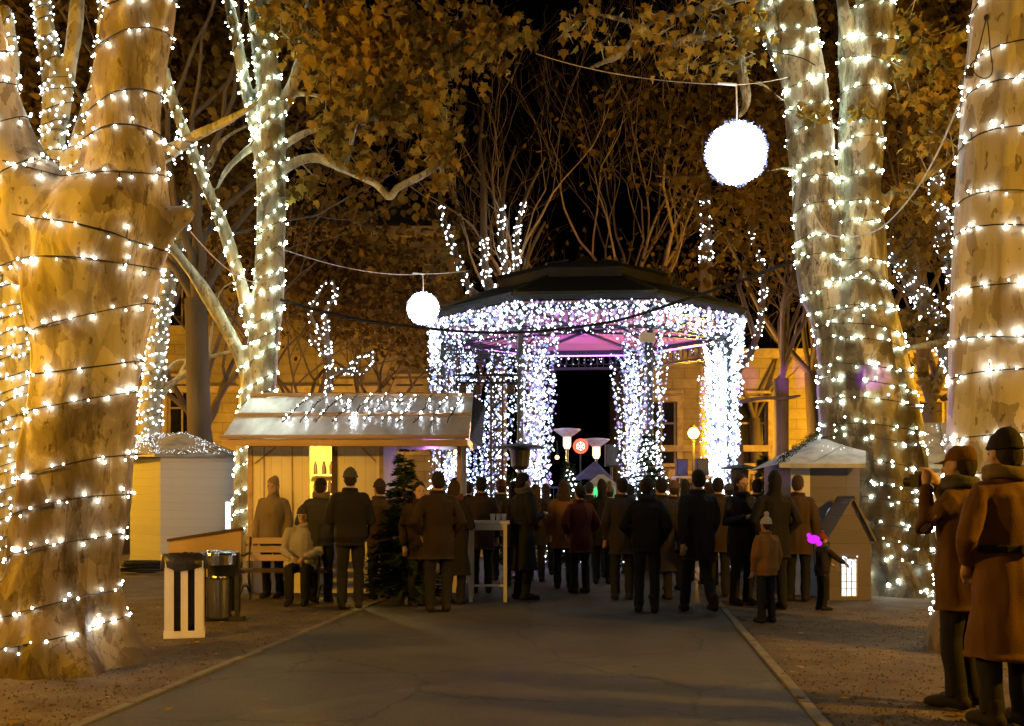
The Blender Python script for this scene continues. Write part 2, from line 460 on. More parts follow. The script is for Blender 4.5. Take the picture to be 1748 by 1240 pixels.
M['dirt'] = ground_mat('dirt', (.07, .05, .03), (.13, .10, .065), (.21, .17, .11), 2.2, 38, .9)
M['asphalt'] = ground_mat('asphalt', (.062, .058, .052), (.085, .08, .072), (.11, .105, .095), 1.3, 70, .5, .72, True)
M['kerb'] = surf('kerb', (.135, .125, .105), .8, scale=5, bump=.3)


# ---------------------------------------------------------------- setting
def flat(name, poly, z, m):
    b = MB(); b.add([(x, y, z) for x, y in poly], [tuple(range(len(poly)))])
    return tag(b.build(name, m), kind='structure')


flat('ground', [(-220, -60), (220, -60), (220, 300), (-220, 300)], 0, M['dirt'])
SL = .116


def pl(y): return -2.70 + SL * (y - 6.34)
def pr(y): return 1.94 + SL * (y - 6.34)


flat('path', [(pl(-6), -6), (pr(-6), -6), (pr(19), 19), (8.5, 20.5), (8.5, 40), (-4.5, 40), (-4.5, 20.5), (pl(19), 19)], .004, M['asphalt'])
kb = MB()
for side, fx in (('l', pl), ('r', pr)):
    y = -5.0
    while y < 18.5:
        L = 1.0
        off = -.05 if side == 'l' else .05
        a = Vector((fx(y) + off, y, 0)); c = Vector((fx(y + L - .015) + off, y + L - .015, 0))
        h = .022 + rnd.uniform(-.004, .004)
        kb.beam(a + Vector((0, 0, h / 2)), c + Vector((0, 0, h / 2)), .075, h)
        y += L
tag(kb.build('kerb', M['kerb']), kind='structure')

# fallen leaves on the ground
LEAF = [(0, 0), (.18, -.02), (.30, .12), (.52, .10), (.40, .28), (.50, .52), (.26, .50), (.0, .95)]


def leaf_poly(mb, c, size, rot, fold=.25, m=0, simple=False):
    if simple:
        half = [(0, 0), (.42, .25), (.36, .6), (0, .95)]
    else:
        half = LEAF
    vs = []
    for (x, y) in half: vs.append(rot @ Vector((x * size, (y - .45) * size, x * fold * size)) + c)
    for (x, y) in half[1:-1]: vs.append(rot @ Vector((-x * size, (y - .45) * size, x * fold * size)) + c)
    n = len(half)
    f1 = tuple(range(n)); f2 = (0, n - 1) + tuple(range(n + len(half) - 3, n - 1, -1))
    mb.add(vs, [f1, f2], m)


def rand_rot(r, tilt=1.0):
    return (Matrix.Rotation(r.uniform(0, 2 * PI), 3, 'Z') @ Matrix.Rotation(r.gauss(0, tilt), 3, 'X') @ Matrix.Rotation(r.gauss(0, tilt * .7), 3, 'Y'))


lm = MB(); lr = random.Random(3)
for i in range(1500):
    y = 5.8 + 15 * lr.random() ** 1.7
    x = lr.uniform(-.62, .62) * y
    on = pl(y) < x < pr(y)
    if on and lr.random() < .965: continue
    leaf_poly(lm, Vector((x, y, .012 + lr.random() * .012)), lr.uniform(.03, .085), Matrix.Rotation(lr.uniform(0, 6.28), 3, 'Z') @ Matrix.Rotation(lr.gauss(0, .12), 3, 'X'), .15)
tag(lm.build('fallen_leaves', M['leaf_fallen']), 'dry brown leaves lying scattered on the bare ground', 'leaf litter', kind='stuff')

# grit clods that catch the low light on bare ground
gm = MB(); lr = random.Random(13)
for i in range(9000):
    y = 6.0 + 7 * lr.random() ** 1.4
    x = lr.uniform(-.60, .60) * y
    if pl(y) - .1 < x < pr(y) + .1: continue
    r = lr.uniform(.003, .011)
    gm.octa((x, y, r * .3), r)
tag(gm.build('gravel', M['dirt']), 'small clods and grit on the trodden ground', 'gravel', kind='stuff')


# ---------------------------------------------------------------- trees
def catmull(pts, sub=6):
    """pts: list of (Vector, radius) -> smoothly resampled"""
    if len(pts) < 3: 
        a, b = pts
        return [(a[0].lerp(b[0], i / sub), a[1] + (b[1] - a[1]) * i / sub) for i in range(sub + 1)]
    out = []
    n = len(pts)
    for i in range(n - 1):
        p0 = pts[max(i - 1, 0)]; p1 = pts[i]; p2 = pts[i + 1]; p3 = pts[min(i + 2, n - 1)]
        for k in range(sub):
            t = k / sub
            def cr(a, b, c, d): return .5 * ((2 * b) + (c - a) * t + (2 * a - 5 * b + 4 * c - d) * t * t + (3 * b - a - 3 * c + d) * t ** 3)
            out.append((cr(p0[0], p1[0], p2[0], p3[0]), max(.004, cr(p0[1], p1[1], p2[1], p3[1]))))
    out.append(pts[-1])
    return out


def limb_px(lst, d):
    """(px, py, halfwidth px [, depth offset]) -> smooth path"""
    pts = []
    for q in lst:
        dd = d + (q[3] if len(q) > 3 else 0)
        pts.append((P(q[0], q[1], dd), q[2] * dd / F))
    return catmull(pts)


def remeshed(mb, voxel, smooth=5):
    me = mb.mesh('tmp'); o = bpy.data.objects.new('tmp', me); COL.objects.link(o)
    m = o.modifiers.new('r', 'REMESH'); m.mode = 'VOXEL'; m.voxel_size = voxel
    if smooth:
        s = o.modifiers.new('s', 'SMOOTH'); s.factor = .5; s.iterations = smooth
    dg = bpy.context.evaluated_depsgraph_get(); dg.update()
    out = bpy.data.meshes.new_from_object(o.evaluated_get(dg))
    bpy.data.objects.remove(o); bpy.data.meshes.remove(me)
    return out


def displace(me, amp_lo, f_lo, amp_hi, f_hi, zlow=None):
    n = len(me.vertices)
    co = np.empty(n * 3); me.vertices.foreach_get('co', co); co = co.reshape(-1, 3)
    no = np.array([v.normal[:] for v in me.vertices])
    dv = np.empty(n)
    for i in range(n):
        x, y, z = co[i]
        a = amp_lo * noise.noise((x * f_lo, y * f_lo, z * f_lo * .6 + 5)) + amp_hi * noise.noise((x * f_hi, y * f_hi, z * f_hi * .35))
        if zlow:   # gnarled swellings near the foot
            w = max(0., 1 - z / zlow)
            a += w * amp_lo * 1.3 * noise.noise((x * 2.6 + 3, y * 2.6, z * 1.7)) 
        dv[i] = a
    co += no * dv[:, None]
    me.vertices.foreach_set('co', co.ravel()); me.update()


def flare(mb, base, r, n, rng, length=.55, h=.7):
    for k in range(n):
        a = 2 * PI * (k + rng.uniform(-.3, .3)) / n
        d = Vector((math.cos(a), math.sin(a), 0))
        rr = r * rng.uniform(.14, .22); h = .42 * rng.uniform(.7, 1.3)
        mb.tube([base + d * r * .74 + Vector((0, 0, h)), base + d * r * .92 + Vector((0, 0, h * .35)), base + d * r * (1.08) + Vector((0, 0, .06)), base + d * r * (1 + length * rng.uniform(.3, .7)) + Vector((0, 0, -.10))],
                [rr * .8, rr, rr * .9, rr * .6], 8, dome=True)


class Tree:
    def __init__(s, name, label, d, base_px, limbs, mat, voxel=None, disp=(.03, 1.3, .012, 6), zlow=None, roots=0, group=None, seed=1, fl=.42):
        s.d = d
        base = P(base_px, HY + F * CH / d, d); base.z = 0
        s.base = base
        s.root = thing(name, label, 'tree', base, 0, group)
        s.limbs = [limb_px(l, d) for l in limbs]
        mb = MB()
        for l in s.limbs: mb.tube([p for p, r in l], [r for p, r in l], 16 if voxel else 8, dome=True)
        if roots:
            pass
        if voxel:
            me = remeshed(mb, voxel); displace(me, *disp, zlow)
            if roots:
                R0 = s.limbs[0][2][1]
                for v in me.vertices:
                    z = v.co.z; hz = .95 * (R0 / .5) ** .6
                    if z < hz and (v.co - base).xy.length < R0 * 2:
                        dr = Vector((v.co.x - base.x, v.co.y - base.y, 0)); an = math.atan2(dr.y, dr.x)
                        lob = .5 + .5 * noise.noise((math.cos(an) * 1.7 + seed, math.sin(an) * 1.7, z * .5)) + .22 * math.sin(an * 7 + 2 * math.sin(an * 2 + seed))
                        v.co += dr.normalized() * R0 * fl * (1 - z / hz) ** 2.2 * max(0, lob + .25)
                me.update()
            s.bvh = BVHTree.FromPolygons([v.co for v in me.vertices], [p.vertices for p in me.polygons])
            for v in me.vertices: v.co -= base
            me.polygons.foreach_set('use_smooth', [True] * len(me.polygons)); me.name = 'trunk'
            link('trunk', me, mat, s.root)
        else:
            s.bvh = None
            mb.build('trunk', mat, s.root, smooth=True)
        s.samples = [(p, r) for l in s.limbs for p, r in l]
        s.rng = random.Random(seed * 31 + 5)

    def crown(s, clouds, mat, twigmat, size=(.10, .17), simple=False, twigs=True, hang=.5):
        """clouds: (px, py, depth, rx, ry, rz metres, clusters, leaves per cluster, cluster spread)"""
        lm = MB(); tm = MB(); r = s.rng
        for (px, py, d, rx, ry, rz, nc, nl, sp) in clouds:
            c = P(px, py, d)
            for k in range(nc):
                while True:
                    q = Vector((r.uniform(-1, 1), r.uniform(-1, 1), r.uniform(-1, 1)))
                    if q.length < 1: break
                cc = c + Vector((q.x * rx, q.y * ry, q.z * rz))
                if twigs:
                    a = min(s.samples, key=lambda t: (t[0] - cc).length_squared)[0]
                    if (a - cc).length > .15:
                        mid = a.lerp(cc, .5) + Vector((r.gauss(0, .12), r.gauss(0, .12), r.gauss(.1, .12)))
                        mid2 = a.lerp(cc, .8) + Vector((r.gauss(0, .08), r.gauss(0, .08), r.gauss(.05, .08)))
                        L = (a - cc).length
                        lm.tube([a, mid, mid2, cc], [.008 + .006 * L, .006 + .004 * L, .006, .003], 5, 1)
                for j in range(nl):
                    p = cc + Vector((r.gauss(0, sp), r.gauss(0, sp), r.gauss(0, sp * .75)))
                    M3 = rand_rot(r, .8)
                    if r.random() < hang: M3 = Matrix.Rotation(r.uniform(0, 6.28), 3, 'Z') @ Matrix.Rotation(-PI / 2 + r.gauss(0, .4), 3, 'X')
                    leaf_poly(lm, p, r.uniform(*size), M3, r.uniform(.1, .5), simple=simple)
        s.crown_obj = lm.build('crown', [mat, twigmat], s.root)


STRINGS = 'strings of fairy lights wound round the trees'
BULB_ME = {}


def bulb_mesh(key, r, mat):
    if key not in BULB_ME:
        b = MB(); b.ball((0, 0, 0), r, seg=6, rings=4, sc=(1, 1, 1.2))
        me = b.mesh('bulb', smooth=True); me.materials.append(mat); BULB_ME[key] = me
    return BULB_ME[key]


CAM = Vector((0, 0, CH))


def wrap(tree, limb, label, pitch, spacing, bulb_r, mat, t0=0., t1=1., phase=0., cable_r=.006, tilt=0., single=True, jitter=.03, seed=1, big=.08, key='b', wob=.02):
    rng = random.Random(seed)
    L = tree.limbs[limb]
    cum = [0.]
    for i in range(1, len(L)): cum.append(cum[-1] + (L[i][0] - L[i - 1][0]).length)
    tot = cum[-1]; s0, s1 = t0 * tot, t1 * tot

    def at(s):
        s = max(0, min(tot, s)); i = 1
        while i < len(L) - 1 and cum[i] < s: i += 1
        k = (s - cum[i - 1]) / max(1e-6, cum[i] - cum[i - 1])
        t = (L[min(i + 1, len(L) - 1)][0] - L[max(i - 2, 0)][0]).normalized()
        return L[i - 1][0].lerp(L[i][0], k), L[i - 1][1] + (L[i][1] - L[i - 1][1]) * k, t
    pts = []; dirs = []; s = s0; a = phase
    step = 2 * PI / 22
    while s < s1:
        c, r, t = at(s)
        u = Vector((1, 0, 0)); u = (u - t * u.dot(t)).normalized(); v = t.cross(u)
        dr = u * math.cos(a) + v * math.sin(a)
        # a ring leans: tilt moves the cable up on one side
        c2, r2, _ = at(s + tilt * math.cos(a) * r * 1.0 + wob * math.sin(a * 1.7 + s * 3) )
        hit = None
        if tree.bvh is not None:
            loc, nrm, idx, dist = tree.bvh.ray_cast(c2, dr, r2 * 1.9)
            if loc is not None and dist > r2 * .5: hit = loc
        if hit is None: hit = c2 + dr * r2 * 1.06
        pts.append(hit + dr * (cable_r + .012)); dirs.append(dr)
        a += step; s += pitch / 22 * (1 + .45 * math.sin(a * .37 + seed) + .25 * math.sin(a * .93 + 2 * seed))
    if len(pts) < 4: return
    root = thing('fairy_lights', label, 'fairy lights', pts[0], 0, STRINGS)
    cb = MB(); cb.tube(pts, cable_r, 4)
    # bulbs
    bl = []; acc = 0
    for i in range(1, len(pts)):
        seg = (pts[i] - pts[i - 1]).length
        acc += seg
        while acc > spacing:
            acc -= spacing * rng.uniform(.55, 1.5)
            k = rng.random()
            p = pts[i - 1].lerp(pts[i], k); dr = dirs[i]
            q = p + dr * rng.uniform(-.002, .016) + Vector((0, 0, rng.gauss(0, jitter)))
            cb.tube([p, q], cable_r * .8, 3)
            bl.append((q, dr))
    cb.build('cable', M['cable'], root)
    near = []
    if single:
        cand = [(q - CAM).length - (1.2 if 0 else 0) for q, dr in bl]
        order = [i for i in range(len(bl)) if bl[i][1].dot((CAM - bl[i][0]).normalized()) > .05 and abs(bl[i][0].x / bl[i][0].y) < .53 and bl[i][0].z < CH + HY / F * bl[i][0].y]
        order.sort(key=lambda i: cand[i]); near = set(order[:100])
    mb = MB(); me = bulb_mesh(key, bulb_r, mat); n = 0
    for i, (q, dr) in enumerate(bl):
        if i in near if near else False:
            hot = rng.random(); mn = mat.name.split('.')[0]
            mk = M.get(mn + ('_hot' if hot < .14 else '_dim' if hot > .72 else ''), mat)
            o = bpy.data.objects.new('bulb', bulb_mesh(mk.name, bulb_r, mk)); COL.objects.link(o); o.parent = root
            o.location = q - pts[0]
            k = rng.uniform(.75, 1.15) * (1.5 if hot < .14 else .85 if hot > .72 else 1)
            o.scale = (k, k, k)
        else:
            mb.octa(q, bulb_r * rng.uniform(.85, 1.3), 0); n += 1
    if n:
        o = mb.build('bulb', mat, root)
        tag(o, kind='stuff')
    return root


# --- great plane at the left edge of the path
T1 = Tree('plane_tree', 'thick gnarled plane tree at the left edge, forking low, lit orange', 8.7, 118, [
    [(108, 1160, 108), (108, 1120, 104), (104, 1000, 96), (118, 900, 92), (126, 800, 86), (142, 700, 88), (150, 600, 96), (152, 500, 110), (168, 420, 112), (196, 350, 96), (208, 300, 70), (214, 210, 60), (226, 110, 58), (240, 20, 58), (250, -80, 56), (262, -200, 50)],
    [(150, 520, 90), (110, 420, 90), (50, 345, 84), (8, 270, 62), (-18, 190, 54), (-40, 90, 50), (-60, -30, 48)],
    [(190, 450, 95), (236, 415, 66), (272, 388, 38), (300, 374, 20), (314, 368, 15)],
    [(60, 460, 40), (10, 400, 46), (-60, 330, 42), (-110, 260, 40)],
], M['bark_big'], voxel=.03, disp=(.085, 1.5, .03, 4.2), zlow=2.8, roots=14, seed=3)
wrap(T1, 0, 'warm fairy lights wound up the thick gnarled trunk at the left edge', .40, .11, .0112, M['bulb_warm'], .02, .985, 1., tilt=.12, seed=2, key='warm', single=True)
wrap(T1, 1, 'warm fairy lights round the pale limb leaving the left edge of the photo', .38, .12, .0112, M['bulb_warm'], .36, 1, 2., tilt=-.1, seed=4, key='warm')

# --- slim pale plane behind the market hut
T2 = Tree('plane_tree', 'slim pale plane tree rising behind the metal roofed hut', 17.5, 425, [
    [(423, 1010, 34), (424, 990, 31), (428, 850, 30), (438, 700, 31), (448, 600, 28), (458, 500, 26), (462, 400, 25), (463, 300, 25), (461, 230, 24), (458, 150, 22), (450, 80, 21), (443, 10, 20), (435, -90, 19), (420, -220, 17)],
    [(452, 300, 14), (441, 235, 12), (425, 170, 11), (414, 120, 10), (402, 55, 10), (392, 10, 10), (380, -80, 9)],
    [(448, 610, 14), (425, 540, 12), (410, 480, 11), (392, 420, 11), (372, 365, 11), (352, 318, 10), (322, 245, 9), (296, 175, 9), (280, 120, 8)],
    [(432, 680, 14), (412, 612, 12), (372, 535, 11), (330, 470, 10), (292, 420, 9), (262, 385, 8)],
    [(464, 215, 16), (478, 190, 12), (498, 150, 11), (512, 105, 10), (520, 60, 9), (530, 10, 9), (545, -60, 8)],
    [(470, 290, 13), (492, 284, 9), (520, 272, 8), (548, 271, 8), (588, 290, 7), (640, 314, 6), (664, 336, 6), (680, 320, 5), (720, 300, 5), (752, 282, 4), (756, 300, 3)],
    [(588, 290, 6), (596, 262, 5), (602, 225, 4), (598, 200, 3)],
    [(462, 268, 10), (490, 245, 6), (530, 224, 5), (585, 212, 4), (640, 205, 4), (700, 165, 3.5), (780, 115, 3), (850, 70, 3), (885, 50, 2)],
    [(480, 170, 7), (510, 160, 6), (556, 164, 4), (570, 150, 3)],
    [(505, 130, 6), (540, 130, 4), (560, 100, 4), (575, 70, 3), (610, 30, 3), (650, 15, 3)],
    [(530, 224, 4), (570, 190, 4), (640, 110, 3), (700, 60, 3), (780, 30, 3)],
    [(448, 240, 8), (415, 262, 5), (388, 290, 5), (372, 320, 4)],
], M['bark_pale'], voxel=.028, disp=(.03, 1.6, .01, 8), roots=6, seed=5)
wrap(T2, 0, 'neutral white fairy lights wound up the slim pale trunk behind the hut', .37, .125, .0145, M['bulb_neut'], .06, 1, 0, tilt=.5, seed=7, key='neut', jitter=.025)
wrap(T2, 1, 'fairy lights on the thin stem rising left of the slim pale trunk', .34, .13, .015, M['bulb_neut'], .1, 1, 1, tilt=.3, seed=8, key='neut', single=True)
wrap(T2, 2, 'fairy lights on the long limb slanting up left from the slim pale trunk', .36, .13, .015, M['bulb_neut'], .1, 1, 2, tilt=.3, seed=9, key='neut', single=True)
T2.crown([
    (560, 60, 16.6, 1.0, 1.0, .45, 20, 17, .23), (660, 75, 16.4, 1.1, 1.2, .5, 38, 20, .23), (770, 70, 16.6, 1.0, 1.0, .42, 26, 17, .23),
    (640, 150, 16.2, 1.0, 1.0, .45, 26, 17, .23), (730, 190, 16.4, .45, .8, .75, 16, 15, .21), (590, 190, 16.4, .8, .8, .3, 11, 16, .16),
    (850, 60, 16.6, .45, .5, .3, 7, 16, .14), (560, 250, 16.9, .4, .4, .2, 4, 12, .12), (500, 320, 17.4, .35, .4, .15, 3, 12, .12), (625, 285, 17.2, .2, .3, .2, 3, 12, .1), (735, 265, 16.6, .3, .3, .22, 5, 14, .12), (752, 305, 16.8, .1, .1, .16, 3, 9, .08), (500, 40, 16.8, .7, .8, .4, 8, 15, .21)],
    M['leaf_gold'], M['bark_pale'], (.12, .23))

# --- twin trunked plane right of the bandstand
T4 = Tree('plane_tree', 'twin stemmed plane tree right of the bandstand, its foot darker', 15.5, 1495, [
    [(1508, 1030, 86), (1510, 1000, 80), (1508, 900, 78), (1496, 800, 80), (1484, 720, 80), (1476, 640, 76), (1466, 570, 70), (1455, 500, 60)],
    [(1450, 600, 55), (1425, 530, 46), (1402, 460, 42), (1392, 375, 39), (1390, 310, 38), (1382, 245, 37), (1371, 150, 36), (1356, 75, 40), (1340, 10, 47), (1322, -80, 46), (1300, -180, 40)],
    [(1478, 620, 52), (1472, 520, 42), (1468, 400, 40), (1468, 300, 37), (1472, 210, 37), (1480, 140, 38), (1490, 70, 37), (1492, 0, 36), (1500, -120, 32)],
    [(1462, 190, 18), (1450, 120, 15), (1444, 60, 13), (1438, 0, 12), (1430, -80, 12)],
    [(1480, 150, 20), (1510, 122, 14), (1560, 98, 13), (1610, 74, 12), (1655, 58, 11), (1720, 40, 10)],
    [(1500, 360, 14), (1520, 335, 9), (1556, 318, 8), (1600, 288, 7), (1645, 262, 6), (1690, 240, 5)],
    [(1320, 60, 14), (1296, 35, 8), (1250, 45, 6), (1200, 60, 5), (1140, 72, 4), (1080, 40, 4), (1000, 25, 3), (960, 60, 3), (930, 80, 2)],
    [(1310, 20, 12), (1270, 60, 6), (1265, 110, 5), (1275, 170, 4), (1262, 200, 3)],
    [(1330, -10, 10), (1270, -5, 6), (1190, 15, 5), (1110, 40, 4), (1060, 90, 3), (1010, 115, 2)],
    [(1500, 60, 10), (1530, 45, 7), (1560, 50, 6), (1600, 90, 4)],
    [(1366, 190, 8), (1345, 180, 4), (1310, 150, 3), (1290, 140, 2)],
    [(1398, 320, 7), (1350, 290, 4), (1310, 292, 3)],
    [(1520, 600, 20), (1516, 575, 22), (1510, 555, 14)],
    [(1516, 640, 12), (1540, 600, 6), (1580, 590, 4), (1620, 585, 3)],
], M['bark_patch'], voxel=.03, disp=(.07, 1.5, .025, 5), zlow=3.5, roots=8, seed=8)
wrap(T4, 0, 'fairy lights wound round the broad foot of the twin stemmed tree', .30, .15, .0135, M['bulb_neut'], .03, .95, 0, tilt=-.35, seed=11, key='neut2', jitter=.04)
wrap(T4, 1, 'fairy lights up the left of the two stems by the hanging ball', .40, .13, .0135, M['bulb_neut'], .1, 1, 1, tilt=-.2, seed=12, key='neut2')
wrap(T4, 2, 'fairy lights up the right of the two stems with the forked branch', .43, .13, .0135, M['bulb_neut'], .08, 1, 2, tilt=-.2, seed=13, key='neut2')
T4.crown([
    (1180, 70, 15.3, 1.0, .9, .5, 20, 7, .14), (1060, 50, 15.3, .8, .7, .35, 10, 6, .14), (1260, 90, 15.3, .5, .6, .5, 10, 7, .13), (1150, 110, 15.2, .6, .5, .25, 9, 7, .12), (1300, 30, 15.5, .4, .5, .3, 6, 8, .13),
    (1000, 60, 15.4, .4, .4, .3, 4, 4, .14), (1590, 120, 15.2, .6, .8, .5, 16, 15, .15), (1600, 220, 15.4, .45, .6, .5, 10, 14, .15), (1560, 60, 15.6, .6, .6, .35, 12, 15, .15), (1570, 340, 15.3, .3, .4, .3, 5, 12, .12), (1390, 200, 14.9, .2, .2, .12, 3, 9, .08), (1470, 190, 14.9, .25, .2, .12, 3, 9, .08)],
    M['leaf_gold'], M['bark_pale'], (.11, .19))

# --- big smooth plane at the right edge
T5 = Tree('plane_tree', 'thick smooth pale plane trunk at the right edge', 9.5, 1745, [
    [(1748, 1140, 150), (1748, 1115, 146), (1746, 1040, 138), (1744, 930, 128), (1742, 800, 120), (1742, 680, 113), (1743, 560, 111), (1744, 450, 110), (1746, 340, 108), (1750, 200, 104), (1756, 80, 98), (1764, -20, 94), (1775, -160, 90)],
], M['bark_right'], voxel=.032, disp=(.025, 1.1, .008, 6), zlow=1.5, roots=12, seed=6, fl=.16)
wrap(T5, 0, 'warm fairy lights wound in wide turns up the smooth trunk at the right edge', .44, .105, .0118, M['bulb_warm'], .04, 1, 1, tilt=-.22, seed=15, key='warm5')

# --- tree at the far left edge, thickly wrapped
T1b = Tree('plane_tree', 'thickly light wrapped tree behind the gnarled trunk at the left edge', 14, 22, [
    [(20, 1035, 54), (22, 1000, 50), (26, 850, 44), (30, 700, 40), (32, 600, 40), (40, 500, 42), (55, 420, 36), (75, 340, 26), (88, 250, 20), (92, 150, 18), (78, 60, 16), (70, 0, 15), (60, -90, 14)],
    [(62, 400, 26), (110, 320, 20), (138, 240, 17), (155, 180, 14), (170, 110, 12), (180, 20, 11), (190, -80, 10)],
    [(90, 380, 18), (160, 330, 16), (230, 290, 16), (285, 262, 15), (330, 235, 9), (400, 200, 7), (440, 175, 5)],
    [(40, 470, 26), (20, 380, 20), (10, 250, 16), (20, 120, 14), (10, 20, 12)],
    [(105, 200, 12), (118, 120, 11), (128, 50, 11), (135, -40, 10)],
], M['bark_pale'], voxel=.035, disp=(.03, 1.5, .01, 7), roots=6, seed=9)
wrap(T1b, 0, 'dense cool fairy lights on the wrapped trunk at the far left edge', .20, .085, .0155, M['bulb_far'], .03, .98, 0, tilt=.3, seed=17, key='far', jitter=.04)
wrap(T1b, 1, 'fairy lights on the slanting limb seen left of the orange upper limb', .24, .10, .0155, M['bulb_far'], .2, 1, 0, tilt=.3, seed=18, key='far', single=False)
wrap(T1b, 2, 'fairy lights on the low side limb ending right of the gnarled fork', .2, .09, .0155, M['bulb_far'], .3, .72, 0, tilt=.3, seed=19, key='far', single=False)
wrap(T1b, 3, 'fairy lights on the limb just inside the left edge of the photo', .26, .10, .0155, M['bulb_far'], .2, 1, 0, tilt=.3, seed=20, key='far', single=False)

T1c = Tree('plane_tree', 'slender wrapped tree rising behind the white hut', 23.5, 255, [
    [(252, 1010, 24), (254, 900, 22), (256, 730, 20), (262, 650, 17), (268, 580, 17), (278, 510, 18), (290, 455, 16), (305, 410, 11), (320, 360, 8), (340, 300, 7), (350, 250, 6)],
    [(262, 690, 9), (285, 662, 6), (325, 632, 5), (355, 612, 4), (386, 602, 3), (420, 598, 2)],
    [(275, 672, 5), (282, 640, 3.5), (300, 618, 3), (330, 612, 2)],
    [(300, 650, 3), (320, 615, 2.5), (335, 590, 2)],
    [(356, 612, 3), (362, 560, 2.5), (375, 500, 2.5), (400, 480, 2)],
    [(340, 300, 5), (360, 280, 5), (380, 240, 4), (420, 215, 3)],
], M['bark_pale'], voxel=.03, disp=(.02, 1.6, .01, 7), roots=5, seed=10)
wrap(T1c, 0, 'fairy lights thickly wound on the slender trunk beside the white hut', .22, .10, .02, M['bulb_far'], .2, .66, 0, tilt=.4, seed=21, key='far', jitter=.045)
wrap(T1c, 0, 'scattered fairy lights high on the slender tree near the long slanting limb', .22, .11, .018, M['bulb_far'], .68, 1, 0, tilt=.4, seed=22, key='far', jitter=.14, single=False)

# --- wrapped tree behind the right edge trunk
T6 = Tree('plane_tree', 'tree with two lit limbs behind the right edge trunk', 19, 1690, [
    [(1690, 985, 34), (1684, 900, 32), (1676, 780, 30), (1664, 700, 26), (1640, 640, 20), (1612, 580, 17), (1580, 520, 15), (1550, 475, 12), (1520, 430, 9), (1500, 390, 7)],
    [(1676, 740, 26), (1664, 620, 18), (1645, 520, 15), (1626, 450, 14), (1610, 400, 13), (1602, 350, 12), (1596, 290, 8), (1590, 220, 7)],
    [(1590, 540, 6), (1575, 490, 5), (1556, 450, 4), (1548, 420, 3)],
], M['bark_far'], voxel=None, seed=12)
wrap(T6, 0, 'fairy lights on the limb slanting down right toward the right edge trunk', .20, .08, .017, M['bulb_far'], .42, .95, 0, seed=24, key='far2', jitter=.05, single=False)
wrap(T6, 1, 'fairy lights on the upright limb just left of the right edge trunk', .22, .08, .017, M['bulb_far'], .25, .86, 0, seed=25, key='far2', jitter=.05, single=False)
T6.crown([(1560, 470, 18.4, 1.1, 1, 1.4, 22, 14, .22), (1570, 560, 18.6, .9, 1, .8, 12, 14, .2), (1610, 660, 19, .8, .6, .6, 8, 12, .2)], M['leaf_brown'], M['bark_far'], (.12, .2))

# --- thin sapling with lights behind the hut roof
T7 = Tree('young_tree', 'young tree traced with fairy lights behind the hut roof', 27, 562, [
    [(562, 942, 6), (561, 800, 5), (560, 700, 5), (562, 620, 4.5), (558, 570, 4), (556, 530, 3.5), (572, 505, 3), (568, 480, 2.5)],
    [(558, 590, 3), (540, 560, 3), (530, 530, 2.5), (545, 500, 2), (556, 480, 2)],
    [(562, 640, 3), (590, 630, 2.5), (615, 612, 2), (636, 598, 2)],
    [(576, 632, 2.5), (600, 636, 2), (630, 632, 2), (634, 604, 1.5)],
    [(560, 620, 2.5), (548, 600, 2), (532, 580, 2), (528, 570, 1.5)],
], M['bark_far'], seed=14)
for i, (a, b, lab) in enumerate([(.4, 1, 'fairy lights running up the thin stem of the young tree'), (.1, 1, 'fairy lights bent to the left at the top of the young tree'), (.1, 1, 'fairy lights along the upper right twig of the young tree'), (.1, 1, 'fairy lights along the drooping lower right twig of the young tree'), (.1, 1, 'fairy lights on the short left twig of the young tree')]):
    wrap(T7, i, lab, .30 if i == 0 else .4, .10, .022, M['bulb_far'], a, b, i, seed=30 + i, key='far3', jitter=.05, single=False, big=0)

# --- wrapped trees behind the bandstand
T3 = Tree('plane_tree', 'leafless tree with wrapped limbs behind the bandstand roof, left of the dome', 38, 850, [
    [(850, 916, 16), (850, 760, 15), (850, 600, 14), (846, 520, 12), (830, 470, 7), (826, 400, 6), (825, 320, 5), (820, 250, 3), (826, 180, 2)],
    [(846, 540, 8), (820, 510, 7), (800, 490, 6), (780, 440, 5), (758, 375, 4), (750, 320, 3), (752, 270, 2)],
    [(850, 530, 8), (864, 480, 6), (858, 430, 5), (856, 380, 5), (862, 310, 3), (880, 250, 2)],
    [(852, 530, 7), (880, 480, 6), (882, 430, 5), (884, 385, 4), (900, 330, 3), (930, 270, 2)],
    [(884, 480, 4), (895, 465, 4), (905, 430, 3), (930, 380, 2)],
], M['bark_far'], seed=15)
for i, (b, lab) in enumerate([(.70, 'fairy lights on the tallest wrapped limb behind the bandstand roof'), (.74, 'fairy lights on the limb leaning left above the small glowing ball'), (.66, 'fairy lights on the left of two short limbs behind the bandstand roof'), (.7, 'fairy lights on the right of two short limbs behind the bandstand roof')]):
    wrap(T3, i, lab, .40, .13, .032, M['bulb_far'], .46 if i == 0 else .2, b, i, seed=40 + i, key='far4', jitter=.06, single=False, big=0)
T3b = Tree('plane_tree', 'wrapped leafless tree behind the right end of the bandstand roof', 37, 1205, [
    [(1210, 918, 15), (1208, 760, 14), (1206, 600, 13), (1204, 490, 12), (1206, 430, 10), (1206, 380, 9), (1204, 310, 7), (1206, 240, 6), (1180, 220, 4), (1152, 210, 3)],
    [(1206, 420, 5), (1190, 360, 4), (1170, 330, 3), (1140, 300, 2)],
    [(1206, 420, 5), (1230, 395, 4), (1250, 392, 3), (1275, 405, 2)],
    [(1206, 260, 5), (1200, 190, 4), (1196, 120, 3), (1210, 60, 2)],
    [(1204, 300, 4), (1150, 302, 2), (1120, 300, 2)],
], M['bark_far'], seed=16)
